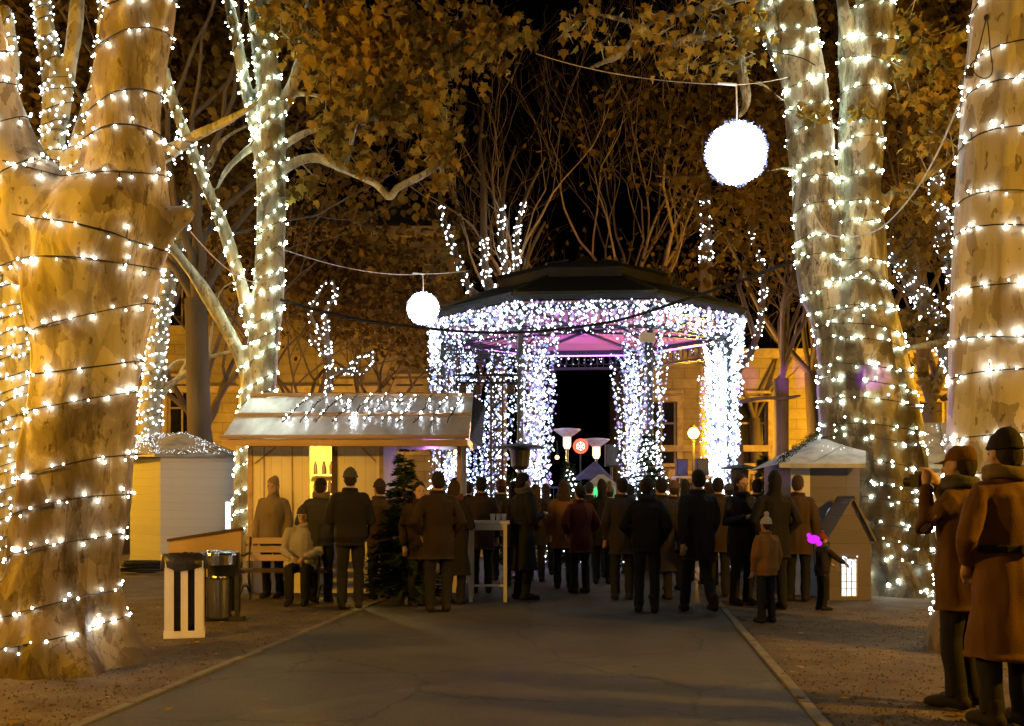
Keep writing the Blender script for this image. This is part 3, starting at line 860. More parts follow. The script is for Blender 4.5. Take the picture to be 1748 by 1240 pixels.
wrap(T3b, 0, 'fairy lights on the short thick trunk above the right of the bandstand roof', .34, .13, .032, M['bulb_far'], .62, .775, 0, seed=45, key='far4', jitter=.06, single=False, big=0)
T8 = Tree('plane_tree', 'thin tree whose curved lit limb hangs right of the bandstand', 33, 1252, [
    [(1268, 925, 9), (1262, 780, 8), (1252, 680, 7), (1258, 640, 6), (1282, 600, 6), (1298, 550, 5), (1304, 480, 5), (1300, 450, 4), (1288, 420, 3), (1280, 380, 2)],
    [(1290, 580, 5), (1268, 510, 4), (1262, 485, 4), (1274, 440, 3), (1282, 400, 3), (1290, 340, 2)],
    [(1255, 688, 4), (1300, 680, 3), (1340, 680, 3), (1365, 676, 2)],
    [(1305, 480, 3), (1320, 440, 2.5), (1330, 400, 2), (1340, 340, 2)],
], M['bark_far'], seed=17)
wrap(T8, 0, 'fairy lights tracing the curved limb right of the bandstand', .40, .12, .028, M['bulb_far'], .44, .97, 0, seed=46, key='far4', jitter=.06, single=False, big=0)

# --- bare and brown leaved trees further back
BG = 'unlit trees standing behind the market'


def bare_tree(px, d, h, spread, label, seed, lean=0, leaves=0, stems=5, r0=.26, zf=1.6, lmat='leaf_brown', csize=1.6):
    r = random.Random(seed)
    base = P(px, HY, d); base.z = 0
    root = thing('bare_tree' if not leaves else 'brown_leaved_tree', label, 'tree', base, 0, BG)
    mb = MB(); lv = MB(); tips = []

    def grow(p, dr, L, rad, dep):
        pts = [p]; rr = [rad]; q = p.copy(); dd = dr.copy()
        k = 4
        for i in range(k):
            dd = (dd + Vector((r.gauss(0, .19), r.gauss(0, .19), r.gauss(.05, .1)))).normalized()
            q = q + dd * L / k; pts.append(q.copy()); rr.append(rad * (1 - .45 * (i + 1) / k))
        mb.tube(pts, rr, 6 if dep > 3 else 3, caps=False)
        if dep == 0 or L < .5:
            tips.append(q); return
        n = 2 if r.random() < .55 else 3
        for j in range(n):
            nd = (dd + Vector((r.gauss(0, spread), r.gauss(0, spread), r.gauss(.12, .2)))).normalized()
            st = pts[-1] if j < 2 else pts[2]
            grow(st, nd, L * r.uniform(.62, .82), rr[-1] * (.95 if j == 0 else .75), dep - 1)
    z = 0; p = base.copy()
    tp = base + Vector((lean, r.gauss(0, .2), zf))
    mb.tube([base - Vector((0, 0, .1)), base.lerp(tp, .5) + Vector((r.gauss(0, .1), 0, 0)), tp], [r0 * 1.3, r0 * 1.05, r0], 8)
    for s_ in range(stems):
        a = 2 * PI * s_ / stems + r.uniform(-.4, .4)
        dr = Vector((math.cos(a) * spread * r.uniform(.4, 1.1) + lean * .1, math.sin(a) * spread * .6, 1)).normalized()
        grow(tp - Vector((0, 0, .1)), dr, h * r.uniform(.24, .32), r0 * r.uniform(.32, .5), 5)
    mb.build('trunk', M['bark_far' if leaves else 'bark_bare_lit'], root, smooth=True)
    if leaves:
        per = max(1, leaves // max(1, len(tips))); pk = min(1, leaves / max(1, len(tips)))
        for t in tips:
            if r.random() > pk: continue
            for j in range(per):
                pp = t + Vector((r.gauss(0, .5), r.gauss(0, .5), r.gauss(-.1, .45))) * csize * .6
                leaf_poly(lv, pp, r.uniform(.16, .30), rand_rot(r, 1), r.uniform(0, .4), simple=True)
        lv.build('crown', M[lmat], root)
    return root


bare_tree(912, 41, 17, .38, 'leafless many stemmed tree directly behind the bandstand dome', 2, stems=7, r0=.3, zf=5.5)
bare_tree(1098, 44, 18, .38, 'leafless spreading tree right of the bandstand dome', 3, stems=6, r0=.28, zf=8)
bare_tree(1078, 50, 19, .40, 'far leafless tree below the large glowing ball', 5, stems=7, zf=9)
bare_tree(785, 45, 13, .42, 'far thinly leaved tree above the small glowing ball', 21, leaves=500, stems=6, zf=4)
bare_tree(640, 40, 11, .5, 'brown leaved tree between the slim trunk and the bandstand', 6, leaves=2600, stems=6, zf=3.5)
bare_tree(530, 36, 11, .5, 'brown leaved tree just right of the slim pale trunk', 7, leaves=4200, stems=6, zf=3)
bare_tree(345, 30, 13, .5, 'brown leaved tree in front of the left building window', 8, leaves=6500, stems=7, zf=3.5)
bare_tree(215, 26, 14, .5, 'brown leaved tree behind the gnarled trunk', 9, leaves=6500, stems=7, zf=4)
bare_tree(80, 27, 14, .5, 'brown leaved tree behind the far left wrapped trunk', 10, leaves=6500, stems=7, zf=4)
bare_tree(340, 23, 14, .5, 'tall brown leaved tree left of the slim pale trunk', 11, leaves=5200, stems=7, zf=6)
bare_tree(1330, 34, 12, .45, 'bare brown trunk right of the bandstand with leaves above', 12, leaves=1500, stems=6, zf=5.5)
bare_tree(1385, 36, 13, .45, 'brown leaved tree just left of the twin stems', 13, leaves=2000, stems=6, zf=6)
bare_tree(1290, 44, 12, .45, 'far brown leaved tree behind the curved lit limb', 14, leaves=800, stems=6, zf=5)
bare_tree(1590, 27, 13, .45, 'brown leaved tree between the twin stems and the right edge trunk', 15, leaves=5200, stems=6, zf=4)
bare_tree(1680, 30, 14, .5, 'brown leaved tree behind the right edge trunk', 16, leaves=4200, stems=6, zf=4)
bare_tree(1480, 30, 15, .5, 'tall brown leaved tree behind the twin stems', 17, leaves=4500, stems=6, zf=5)

# ---------------------------------------------------------------- buildings behind
def facade(name, label, x0, x1, y, top, wins, depth=9, balus=None):
    root = thing(name, label, 'building', ((x0 + x1) / 2, y, 0))
    xs = sorted({x0, x1} | {a for w in wins for a in (w[0] - w[2] / 2, w[0] + w[2] / 2)})
    zs = sorted({0, top} | {a for w in wins for a in (w[1], w[1] + w[3])})
    mb = MB()

    def inside(cx, cz): return any(abs(cx - w[0]) < w[2] / 2 and w[1] < cz < w[1] + w[3] for w in wins)
    for i in range(len(xs) - 1):
        for j in range(len(zs) - 1):
            if not inside((xs[i] + xs[i + 1]) / 2, (zs[j] + zs[j + 1]) / 2):
                mb.add([(xs[i], y, zs[j]), (xs[i + 1], y, zs[j]), (xs[i + 1], y, zs[j + 1]), (xs[i], y, zs[j + 1])], [(0, 1, 2, 3)])
    mb.add([(x0, y, 0), (x0, y + depth, 0), (x0, y + depth, top), (x0, y, top)], [(0, 1, 2, 3)])
    mb.add([(x1, y, 0), (x1, y + depth, 0), (x1, y + depth, top), (x1, y, top)], [(3, 2, 1, 0)])
    mb.add([(x0, y + depth, 0), (x1, y + depth, 0), (x1, y + depth, top), (x0, y + depth, top)], [(3, 2, 1, 0)])
    for (cx, z0, w, h) in wins:
        a, b = cx - w / 2, cx + w / 2
        for q in ([(a, z0), (a, z0 + h)], [(b, z0 + h), (b, z0)], [(a, z0 + h), (b, z0 + h)], [(b, z0), (a, z0)]):
            mb.add([(q[0][0], y, q[0][1]), (q[1][0], y, q[1][1]), (q[1][0], y + .35, q[1][1]), (q[0][0], y + .35, q[0][1])], [(0, 1, 2, 3)])
    mb.build('wall', M['stone'], root)
    t = MB()
    for z, hgt, pr_ in ((top + .2, .4, .5), (top * .48, .28, .22), (.45, .5, .12)):
        t.box(((x0 + x1) / 2, y - pr_ / 2 + .1, z), (x1 - x0 + .5, pr_ + .2, hgt))
    t.build('cornice', M['stone_trim'], root)
    rf = MB(); zt = top + .4
    rf.add([(x0 - .4, y - .4, zt), (x1 + .4, y - .4, zt), (x1 - 1, y + depth * .5, zt + 2.4), (x0 + 1, y + depth * .5, zt + 2.4), (x0 - .4, y + depth + .3, zt), (x1 + .4, y + depth + .3, zt)],
           [(0, 1, 2, 3), (1, 5, 2), (0, 3, 4), (5, 4, 3, 2), (0, 4, 5, 1)])
    rf.build('roof', M['roof_dark'], root)
    for (cx, z0, w, h) in wins:
        fr = MB(); g = .1
        s_ = w / 2 + .12
        for sx in (-1, 1): fr.box((cx + sx * s_, y - .04, z0 + h / 2), (.24, .22, h + .02))
        fr.box((cx, y - .06, z0 + h + .13), (w + .62, .3, .24)); fr.box((cx, y - .1, z0 - .09), (w + .6, .36, .16))
        fr.box((cx, y - .09, z0 + h + .42), (w + .5, .34, .12)); 
        fo = fr.build('window', M['stone_trim'], root)
        pn = MB(); pn.add([(cx - w / 2, y + .28, z0), (cx + w / 2, y + .28, z0), (cx + w / 2, y + .28, z0 + h), (cx - w / 2, y + .28, z0 + h)], [(0, 1, 2, 3)])
        pn.build('pane', M['glass_dark'], fo, origin=root.location)
        sb = MB()
        sb.box((cx, y + .24, z0 + h / 2), (.07, .06, h)); sb.box((cx, y + .24, z0 + h * .66), (w, .055, .08))
        for sx in (-1, 1): sb.box((cx + sx * (w / 2 - .04), y + .24, z0 + h / 2), (.08, .058, h))
        sb.build('sash', M['stone_trim'], fo, origin=root.location)
    if balus:
        a, b, z = balus
        bm_ = MB()
        n = int((b - a) / .32)
        for i in range(n):
            x = a + (i + .5) * (b - a) / n
            bm_.lathe((x, y - 1.1, z), [(.08, 0), (.05, .1), (.1, .3), (.05, .6), (.08, .75)], 8)
        bm_.box(((a + b) / 2, y - 1.1, z + .82), (b - a + .2, .34, .14)); bm_.box(((a + b) / 2, y - 1.1, z - .09), (b - a + .2, .4, .18))
        for i in range(5):
            bm_.box((a + i * (b - a) / 4, y - 1.1, z + .4), (.4, .42, 1.1))
        bm_.box(((a + b) / 2, y - .6, z - .3), (b - a + .4, 1.15, .26))
        bm_.build('balustrade', M['stone_trim'], root)
    return root


wl = []
for px in (40, 175, 308, 440, 580, 700):
    x = P(px, 0, 46).x
    wl += [(x, 3.6, 1.25, 3.1), (x, 9.4, 1.25, 2.8)]
facade('palace_building', 'stone palace with tall windows behind the left huts', P(-260, 0, 46).x, P(775, 0, 46).x, 46, 13.5, wl)
wr = []
for px in (1130, 1285, 1440, 1590):
    x = P(px, 0, 44).x
    wr += [(x, 3.0, 1.3, 2.7)]
facade('palace_building', 'bright orange lit stone building with balustrade behind the bandstand', P(1075, 0, 44).x, P(1900, 0, 44).x, 44, 7.6, wr, balus=(P(1085, 0, 43).x, P(1330, 0, 43).x, 1.75))

# ---------------------------------------------------------------- bandstand
GX, GY = 2.05, 28.0
GR = 4.1
GROT = R(4.2)
band = thing('bandstand', 'octagonal iron bandstand with dark domed roof and purple lit ceiling', 'bandstand', (GX, GY, 0))
ANG = [-PI / 2 + GROT * -1 + R(22.5 + 45 * k) for k in range(8)]


def gp(k, r, z):
    a = ANG[k % 8]
    return Vector((GX + r * math.cos(a), GY + r * math.sin(a), z))


def octring(mb, secs, m=0, cap0=True, cap1=True):
    vs = [];
    for r, z in secs:
        for k in range(8): vs.append(gp(k, r, z))
    fs = []
    for i in range(len(secs) - 1):
        for j in range(8):
            q = (j + 1) % 8
            fs.append((i * 8 + j, i * 8 + q, (i + 1) * 8 + q, (i + 1) * 8 + j))
    if cap0: fs.append(tuple(range(7, -1, -1)))
    if cap1: fs.append(tuple((len(secs) - 1) * 8 + j for j in range(8)))
    mb.add(vs, fs, m)


PZ = .85
b = MB(); octring(b, [(GR + .55, 0), (GR + .55, PZ - .12), (GR + .65, PZ - .1), (GR + .65, PZ)]); b.build('platform', M['stone_trim'], band)
for k in range(8):
    b = MB(); p = gp(k, GR, 0)
    b.lathe((p.x, p.y, PZ), [(.17, 0), (.17, .5), (.12, .6), (.085, .75), (.075, 4.7), (.12, 4.8), (.15, 5.0), (.15, 5.2)], 12)
    b.build('column', M['iron_green'], band, smooth=False)
EZ = 6.22
b = MB(); octring(b, [(GR + .36, EZ + .02), (GR + .44, EZ + .12), (GR + .3, EZ + .22), (2.5, 7.18), (2.5, 7.42), (2.62, 7.46), (1.2, 7.86), (.35, 8.02), (.1, 8.25)], cap0=True)
b.build('roof', M['roof_dark'], band)
b = MB()
for k in range(8):   # raised seams on the roof
    b.beam(gp(k, GR + .3, EZ + .24), gp(k, 2.55, 7.2), .07, .07); b.beam(gp(k, 2.6, 7.49), gp(k, 1.2, 7.89), .06, .06)
    b.beam(gp(k, GR + .42, EZ + .15), gp(k + 1, GR + .42, EZ + .15), .10, .08)
b.build('roof_seam', M['iron_green'], band)
b = MB(); octring(b, [(GR + .33, EZ - .02), (GR + .33, EZ - .06)]); b.build('ceiling', M['ceil_pink'], band)
b = MB()
for k in range(8):   # valance: top rail, bottom rail, lattice arcs and corner brackets
    a0, a1 = gp(k, GR, EZ - .1), gp(k + 1, GR, EZ - .1)
    b.beam(gp(k, GR + .3, EZ - .62), gp(k + 1, GR + .3, EZ - .62), .03, .04)
    b.beam(gp(k, GR + .3, EZ - .05), gp(k + 1, GR + .3, EZ - .05), .04, .08)
    b.beam(gp(k, GR, EZ - .1), gp(k + 1, GR, EZ - .1), .10, .16); b.beam(gp(k, GR, EZ - .62), gp(k + 1, GR, EZ - .62), .05, .06)
    n = 16
    for i in range(n + 1):
        p = gp(k, GR, EZ - .1).lerp(gp(k + 1, GR, EZ - .1), i / n)
        b.beam(p, p - Vector((0, 0, .52)), .018)
    for i in range(n):
        c = gp(k, GR, EZ - .36).lerp(gp(k + 1, GR, EZ - .36), (i + .5) / n)
        tdir = (a1 - a0).normalized()
        pts = [c + tdir * .09 * math.cos(t) + Vector((0, 0, .16 * math.sin(t))) for t in [2 * PI * q / 10 for q in range(11)]]
        b.tube(pts, .009, 3, caps=False)
    for s_, (pa, pb) in enumerate(((a0, a1), (a1, a0))):
        pts = []
        for q in range(9):
            t = q / 8 * PI / 2
            pts.append(pa.lerp(pb, .32 * (1 - math.cos(t))) + Vector((0, 0, -1.5 + 1.0 * math.sin(t))) + Vector((0, 0, .0)))
        b.tube(pts, .02, 4)
        pts2 = [p + (pb - pa).normalized() * -.14 * (1 - q / 8) + Vector((0, 0, .12)) for q, p in enumerate(pts)]
        b.tube(pts2, .012, 4)
    b.beam(gp(k, GR - .1, EZ - .05), gp(k + 4, .6, EZ - .05), .09, .12)
b.build('lattice', M['iron_green'], band)
b = MB()
for k in range(8):
    if k in (3, 4, 5, 2):
        a0, a1 = gp(k, GR - .12, EZ - .24), gp(k + 1, GR - .12, EZ - .24)
        b.beam(a0.lerp(a1, .05), a1.lerp(a0, .05), .035, .035)
b.build('led_strip', M['purple_led'], band)
b = MB()
for k in range(8):
    if k == 7: continue
    a0, a1 = gp(k, GR, PZ), gp(k + 1, GR, PZ)
    b.beam(a0 + Vector((0, 0, .95)), a1 + Vector((0, 0, .95)), .06, .05); b.beam(a0 + Vector((0, 0, .12)), a1 + Vector((0, 0, .12)), .04, .04)
    for i in range(1, 22):
        p = a0.lerp(a1, i / 22); b.beam(p + Vector((0, 0, .12)), p + Vector((0, 0, .95)), .018)
b.build('railing', M['iron_green'], band)
b = MB()
for i in range(4):
    q0 = gp(7, GR + .5 + i * .32, 0).lerp(gp(0, GR + .5 + i * .32, 0), .5)
    b.box((q0.x, q0.y, (PZ - .02 - i * .2) / 2), (2.2, .34, PZ - .02 - i * .2), rz=GROT * -1)
b.build('step', M['stone_trim'], band)

# light curtains
CURT = 'curtains of fairy lights hung on the bandstand'
cr = random.Random(77)


def curtain_obj(label, strands, br, seed, density=.085, mat='bulb_cool', drop=0.0, blue=.36, violet=.12, top=True):
    r = random.Random(seed); mb = MB()
    o = strands[0][0]
    if top: mb.tube([p for p, q in strands], .008, 4, 0, caps=False)
    for (p, q) in strands:
        mb.tube([p, p.lerp(q, .5) + Vector((r.gauss(0, .02), r.gauss(0, .02), 0)), q], .004, 3, 0)
        L = (q - p).length; n = int(L / density)
        for i in range(n):
            if r.random() < drop: continue
            c = p.lerp(q, (i + r.random()) / n) + Vector((r.gauss(0, .035), r.gauss(0, .035), 0))
            mb.octa(c, br * r.choice((.55, .7, .8, .9, 1, 1, 1.2, 1.7)), 1 if r.random() > blue else (3 if r.random() < violet else 2))
    e = mb.build('light_curtain', [M['cable'], M[mat], M['bulb_blue'], M['bulb_violet']], None, origin=o)
    e.location = o
    return tag(e, label, 'light curtain', CURT)


face_names = ['front right', 'right', 'back right', 'far back right', 'back', 'far back left', 'back left', 'front left']
eave_lab = {7: 'icicle lights along the front eave of the bandstand facing the crowd', 0: 'icicle lights along the right of the two slanting front eaves', 1: 'icicle lights hanging bunched at the right end of the eave', 6: 'icicle lights along the left of the two slanting front eaves', 5: 'icicle lights hanging at the left end of the eave by the small ball',
            2: 'icicle lights along the rear right eave seen through the bandstand', 3: 'icicle lights along the rear eave behind the dark opening', 4: 'icicle lights along the rear left eave seen through the bandstand'}
for k in range(8):
    st = []; r = random.Random(200 + k)
    a0, a1 = gp(k, GR + .38, EZ), gp(k + 1, GR + .38, EZ)
    n = 58 if k in (7, 0, 6) else (54 if k in (1, 5) else 22)
    for i in range(n):
        p = a0.lerp(a1, (i + r.random()) / n)
        ln = .50 + .14 * abs(math.sin(i * .9)) + r.uniform(0, .14)
        if k in (1, 5): ln = .6 + .75 * r.random() * (1 - abs(2 * (i / n) - (.4 if k == 1 else 1.6)))
        if k in (2, 3, 4): ln *= .7
        st.append((p + Vector((0, 0, -.02)), p + Vector((r.gauss(0, .03), r.gauss(0, .03), -ln))))
    curtain_obj(eave_lab[k], st, .029 if k not in (2, 3, 4) else .02, 300 + k, .075 if k not in (2, 3, 4) else .13, drop=.12, blue=.3, violet=.3)
post_lab = {0: 'light curtain gathered round the front right post', 7: 'light curtain gathered round the front left post', 1: 'blazing light curtain at the outer right post', 6: 'light curtain at the outer left post behind the truss', 2: 'thin light strands on the rear right post', 5: 'light strands on the rear left post', 3: 'light strands right of the dark rear opening', 4: 'light strands left of the dark rear opening'}
for k in range(8):
    st = []; r = random.Random(400 + k)
    c = gp(k, GR - .05, 0)
    n, rad, dens = {0: (38, .62, .105), 7: (38, .55, .105), 1: (54, .42, .09), 6: (72, 1.2, .14), 2: (10, .45, .13), 5: (34, .9, .14), 3: (15, .5, .13), 4: (18, .55, .13)}[k]
    inward = (Vector((GX, GY, 0)) - c).normalized()
    for i in range(n):
        a = r.uniform(0, 2 * PI); rr = rad * math.sqrt(r.random())
        off = Vector((math.cos(a) * rr, math.sin(a) * rr, 0))
        if k in (0, 7): off += Vector((.32 if k == 7 else -.22, 0, 0)) * 1.0
        if k in (1,): off += Vector((-.12, 0, 0))
        if k in (6,): off += Vector((.8, 0, 0))
        top = EZ - .55 - r.random() * .7
        wid = 1 + .45 * r.random()
        st.append((c + off * 1.15 + Vector((0, 0, top)), c + off * .8 + Vector((0, 0, PZ + (.1 if k != 1 else -.75) + r.random() * .5))))
    curtain_obj(post_lab[k], st, .026 if k != 1 else .036, 500 + k, dens, drop=.12, blue=.42 if k != 1 else .15, violet=.5 if k in (7, 4) else .15)
# thin lattice twinkles under the arches
for k, lab in ((7, 'sparse light net under the front arch of the bandstand'), (0, 'sparse light net under the right front arch'), (6, 'sparse light net under the left front arch')):
    st = []; r = random.Random(600 + k)
    for i in range(34):
        t = (i + .5) / 34; p = gp(k, GR, EZ - .6).lerp(gp(k + 1, GR, EZ - .6), t)
        ln = .15 + 1.0 * abs(2 * t - 1) ** 2.2
        st.append((p, p + Vector((0, 0, -ln))))
    curtain_obj(lab, st, .017, 700 + k, .11, drop=.3)

# floodlight box on the front right column
p = P(1105, 577, 23.2)
fl = thing('floodlight', 'small white floodlight box on the front right post of the bandstand', 'floodlight', p)
b = MB(); b.box(p, (.34, .2, .2)); b.build('housing', M['white_paint'], fl)
b = MB(); b.box(p + Vector((-.03, .02, -.25)), (.05, .05, .3)); b.box(p + Vector((.08, .02, -.25)), (.03, .03, .3)); b.box(p + Vector((0, .09, -.02)), (.14, .12, .08)); b.build('bracket', M['iron'], fl)

# ---------------------------------------------------------------- glowing balls and overhead cables
def sag(a, b, s, n=24):
    return [a.lerp(b, i / n) - Vector((0, 0, s * 4 * (i / n) * (1 - i / n))) for i in range(n + 1)]


def cable(name, label, pts, r, mat):
    b = MB(); b.tube(pts, r, 5)
    o = b.build(name, mat, None, origin=pts[0]); o.location = pts[0]
    return tag(o, label, 'cable')


def light_ball(px, py, d, rad, label, wire_py, n, br, seed):
    c = P(px, py, d); r = random.Random(seed)
    t = thing('light_ball', label, 'light ball', c, 0, 'glowing balls hung over the path')
    b = MB()
    for k in range(4):
        a = PI * k / 4
        b.tube([c + Vector((math.cos(a) * math.cos(q), math.sin(a) * math.cos(q), math.sin(q))) * rad * .86 for q in [2 * PI * i / 20 for i in range(21)]], .006, 4, caps=False)
    for z in (-.5, 0, .5):
        rr = math.sqrt(1 - z * z)
        b.tube([c + Vector((rr * math.cos(q), rr * math.sin(q), z)) * rad * .86 for q in [2 * PI * i / 20 for i in range(21)]], .006, 4, caps=False)
    b.build('wire_frame', M['cable_white'], t)
    b = MB(); gold = PI * (3 - math.sqrt(5))
    for i in range(n):
        z = 1 - 2 * (i + .5) / n; q = math.sqrt(1 - z * z); a = gold * i
        v = Vector((q * math.cos(a), q * math.sin(a), z)); k = rad * r.uniform(.86, 1.0)
        b.octa(c + v * k, br)
        if r.random() < .5: b.beam(c + v * k, c + v * (rad * r.uniform(1.0, 1.09)), br * .5)
    for i in range(n // 2):  # dim blue tips added to imitate the bluish glow round the rim
        z = r.uniform(-1, 1); q = math.sqrt(1 - z * z); a = r.uniform(0, 2 * PI)
        v = Vector((q * math.cos(a), q * math.sin(a), z)); b.octa(c + v * rad * r.uniform(1.03, 1.13), br * .42, 1); b.beam(c + v * rad * .95, c + v * rad * 1.08, br * .16, m=1)
    b.build('led_cluster', [M['led_ball'], M['bulb_blue']], t)
    b = MB(); top = P(px, wire_py, d)
    b.tube([c + Vector((0, 0, rad * .9)), c.lerp(top, .6) + Vector((.01, 0, 0)), top], .011, 5)
    b.tube([top + Vector((-.25, 0, .02)), top + Vector((0, 0, .0))], .022, 5)
    for s_ in (-1, 1): b.tube([top - Vector((0, 0, .5)), c + Vector((s_ * rad * .22, 0, rad * .93))], .006, 4)
    b.build('hanging_cord', M['cable_white'], t)
    return c, top


c1, top1 = light_ball(1257, 262, 13.2, .385, 'large glowing white ball hanging between the trees at upper right', 145, 760, .025, 1)
c2, top2 = light_ball(722, 527, 24, .37, 'small distant glowing ball left of the bandstand roof', 468, 560, .03, 2)
cable('support_wire', 'thin pale wire carrying the large glowing ball, left half', sag(P(915, 92, 17), top1, .12), .007, M['cable_white'])
cable('support_wire', 'thin pale wire from the large glowing ball to the twin stems', sag(top1, P(1345, 132, 15.3), .02), .007, M['cable_white'])
cable('support_wire', 'pale wire from the slim trunk to the small glowing ball', sag(P(486, 427, 17.3), top2, .15), .01, M['cable_white'])
cable('support_wire', 'pale wire from the small glowing ball to the bandstand roof', sag(top2, P(800, 462, 25), .02), .01, M['cable_white'])
pts = [P(x, y, d) for x, y, d in ((478, 512, 17.4), (560, 535, 18), (640, 551, 19), (720, 560, 20), (800, 567, 20), (880, 568, 20), (960, 562, 20), (1060, 546, 19), (1160, 515, 18), (1270, 478, 17), (1340, 452, 16), (1410, 430, 15.3))]
cable('power_cable', 'long black cable sagging across the front of the bandstand', [p for p, r in catmull([(p, .02) for p in pts])], .03, M['cable'])
pts = [P(x, y, d) for x, y, d in ((1652, 150, 9.6), (1636, 180, 10), (1600, 262, 11), (1560, 330, 12), (1510, 385, 13.2), (1470, 402, 14), (1430, 404, 14.6), (1405, 392, 14.9), (1378, 340, 15))]
cable('rope', 'pale rope hanging in a deep curve between the two right trees', [p for p, r in catmull([(p, .02) for p in pts])], .010, M['cable_white'])
cable('support_wire', 'thin pale wire from the gnarled fork to the slim trunk', sag(P(325, 395, 9), P(470, 472, 17), .25), .007, M['cable_white'])
pts = [P(x, y, d) for x, y, d in ((1300, 85, 15), (1330, 90, 15.0), (1370, 100, 14.9), (1392, 112, 14.9))]
cable('power_cable', 'black cable crossing the top of the left twin stem', [p for p, r in catmull([(p, .02) for p in pts])], .009, M['cable'])
# clamp with looped leads on the right edge trunk
p = P(1655, 125, 9.05)
cl = thing('cable_clamp', 'small metal clamp with looped leads on the right edge trunk', 'clamp', p)
b = MB(); b.box(p, (.055, .05, .08)); b.build('clamp_body', M['steel'], cl)
b = MB(); b.tube([p for p, r in catmull([(P(x, y, 8.95), .01) for x, y in ((1683, 35, ), (1672, 80), (1662, 120), (1680, 134), (1694, 122), (1690, 80), (1686, 35))])], .006, 4); b.ball(P(1685, 30, 8.95), .03); b.build('lead', M['cable'], cl)

# ---------------------------------------------------------------- market huts
def yp(x, y, z): return Vector((x, y, z))


# main hut
x0, x1, yf, yb = -4.04, -.78, 15.3, 17.0
hut = thing('market_hut', 'wooden market hut with silver metal roof and lit yellow doorway', 'market hut', ((x0 + x1) / 2, (yf + yb) / 2, 0))
dx0, dx1 = P(528, 0, yf).x, P(576, 0, yf).x
wr1 = P(655, 0, yf).x
b = MB()
zt = 2.36
b.box(((x0 + dx0) / 2, yf, zt / 2), (dx0 - x0, .07, zt))
b.box(((dx1 + wr1) / 2, yf, zt / 2), (wr1 - dx1, .07, zt))
b.box(((dx0 + dx1) / 2, yf + .001, .45), (dx1 - dx0, .066, .9)); b.box(((dx0 + dx1) / 2, yf + .001, zt - .04), (dx1 - dx0, .066, .08))
b.box((x0 + .035, (yf + yb) / 2, zt / 2), (.066, yb - yf - .07, zt)); b.box((wr1 - .035, (yf + yb) / 2, zt / 2), (.066, yb - yf - .07, zt))
b.box(((x0 + wr1) / 2, yb, zt / 2), (wr1 - x0, .07, zt)); b.box((x1 - .04, yb, zt / 2), (.08, .08, zt))
b.box(((wr1 + x1) / 2, yf + .002, .5), (x1 - wr1, .064, 1.0))
b.build('wall', M['hut_wood'], hut)
b = MB()
for x in (P(452, 0, yf).x, P(500, 0, yf).x): b.box((x, yf - .045, 1.2), (.012, .02, 2.2))
b.beam((P(436, 0, yf).x, yf - .05, CH + (HY - 792) / F * yf), (P(472, 0, yf).x, yf - .05, CH + (HY - 764) / F * yf), .02, .02)
b.beam((P(618, 0, yf).x, yf - .05, CH + (HY - 764) / F * yf), (P(642, 0, yf).x, yf - .05, CH + (HY - 788) / F * yf), .02, .02)
b.box((x0 + .03, yf - .05, 1.17), (.07, .03, 2.34)); b.box((wr1 - .03, yf - .05, 1.17), (.06, .03, 2.34)); b.box((x1 - .03, yf - .03, 1.17), (.07, .09, 2.34))
b.box(((x0 + x1) / 2, yf - .05, 2.29), (x1 - x0 - .15, .028, .09))
b.build('trim', M['batten'], hut)
b = MB(); b.box(((x0 + wr1) / 2, yb - .08, 1.2), (wr1 - x0 - .2, .03, 2.3)); b.build('inner_wall', M['yellow_wall'], hut)
b = MB()
xs0, xs1 = dx0 - .25, dx1 + .35
for z_ in (1.2, 1.52, 1.84): b.box(((xs0 + xs1) / 2, yb - .2, z_), (xs1 - xs0, .2, .03))
sh_ = b.build('shelf', M['ply'], hut)
b = MB(); r = random.Random(44)
for z_ in (1.215, 1.535, 1.855):
    x = xs0 + .05
    while x < xs1 - .05:
        if r.random() < .7: b.lathe((x, yb - .2 + r.gauss(0, .02), z_), [(.03, 0), (.034, .1 + r.random() * .08), (.014, .17 + r.random() * .04), (.014, .22)], 8)
        x += r.uniform(.08, .14)
tag(b.build('bottle', M['door_dark'], sh_, origin=hut.location), kind='stuff')
b = MB(); b.box((P(572, 0, yf).x, yf - .045, 1.62), (.08, .03, 1.35)); b.build('door', M['door_dark'], hut)
b = MB(); b.box(((wr1 + x1) / 2, yf - .12, 1.03), (x1 - wr1 + .05, .42, .05)); b.build('counter', M['ply'], hut)
# roof
ev, rg, bk = Vector((0, 14.75, 2.33)), Vector((0, 16.45, 3.13)), Vector((0, 18.0, 2.33))
rx0, rx1 = -4.3, -.66
b = MB()
n = 12
sl = (rg - ev)
for i in range(n):   # overlapping corrugated sheets
    a, c = rx0 + (rx1 - rx0) * i / n, rx0 + (rx1 - rx0) * (i + 1) / n
    for (s_, e_) in ((ev, ev.lerp(rg, .52)), (ev.lerp(rg, .48), rg), (bk, rg)):
        z = .012 * (i % 2) + rnd.uniform(-.003, .003)
        b.add([(a - .02, s_.y, s_.z + z), (c + .02, s_.y, s_.z + z), (c + .02, e_.y, e_.z + z + .012), (a - .02, e_.y, e_.z + z + .012)], [(0, 1, 2, 3)] if s_ is not bk else [(3, 2, 1, 0)])
rf = b.build('roof', M['metal_sheet'], hut)
b = MB()
for t in (0.0, .5, 1.0):
    q = ev.lerp(rg, t) + Vector((0, -.005, .035))
    b.box(((rx0 + rx1) / 2, q.y, q.z), (rx1 - rx0 + .04, .06, .035), rx=math.atan2(sl.z, sl.y))
b.box(((rx0 + rx1) / 2, ev.y + .02, ev.z - .06), (rx1 - rx0, .04, .09))
b.build('batten', M['batten'], rf, origin=hut.location)
b = MB()
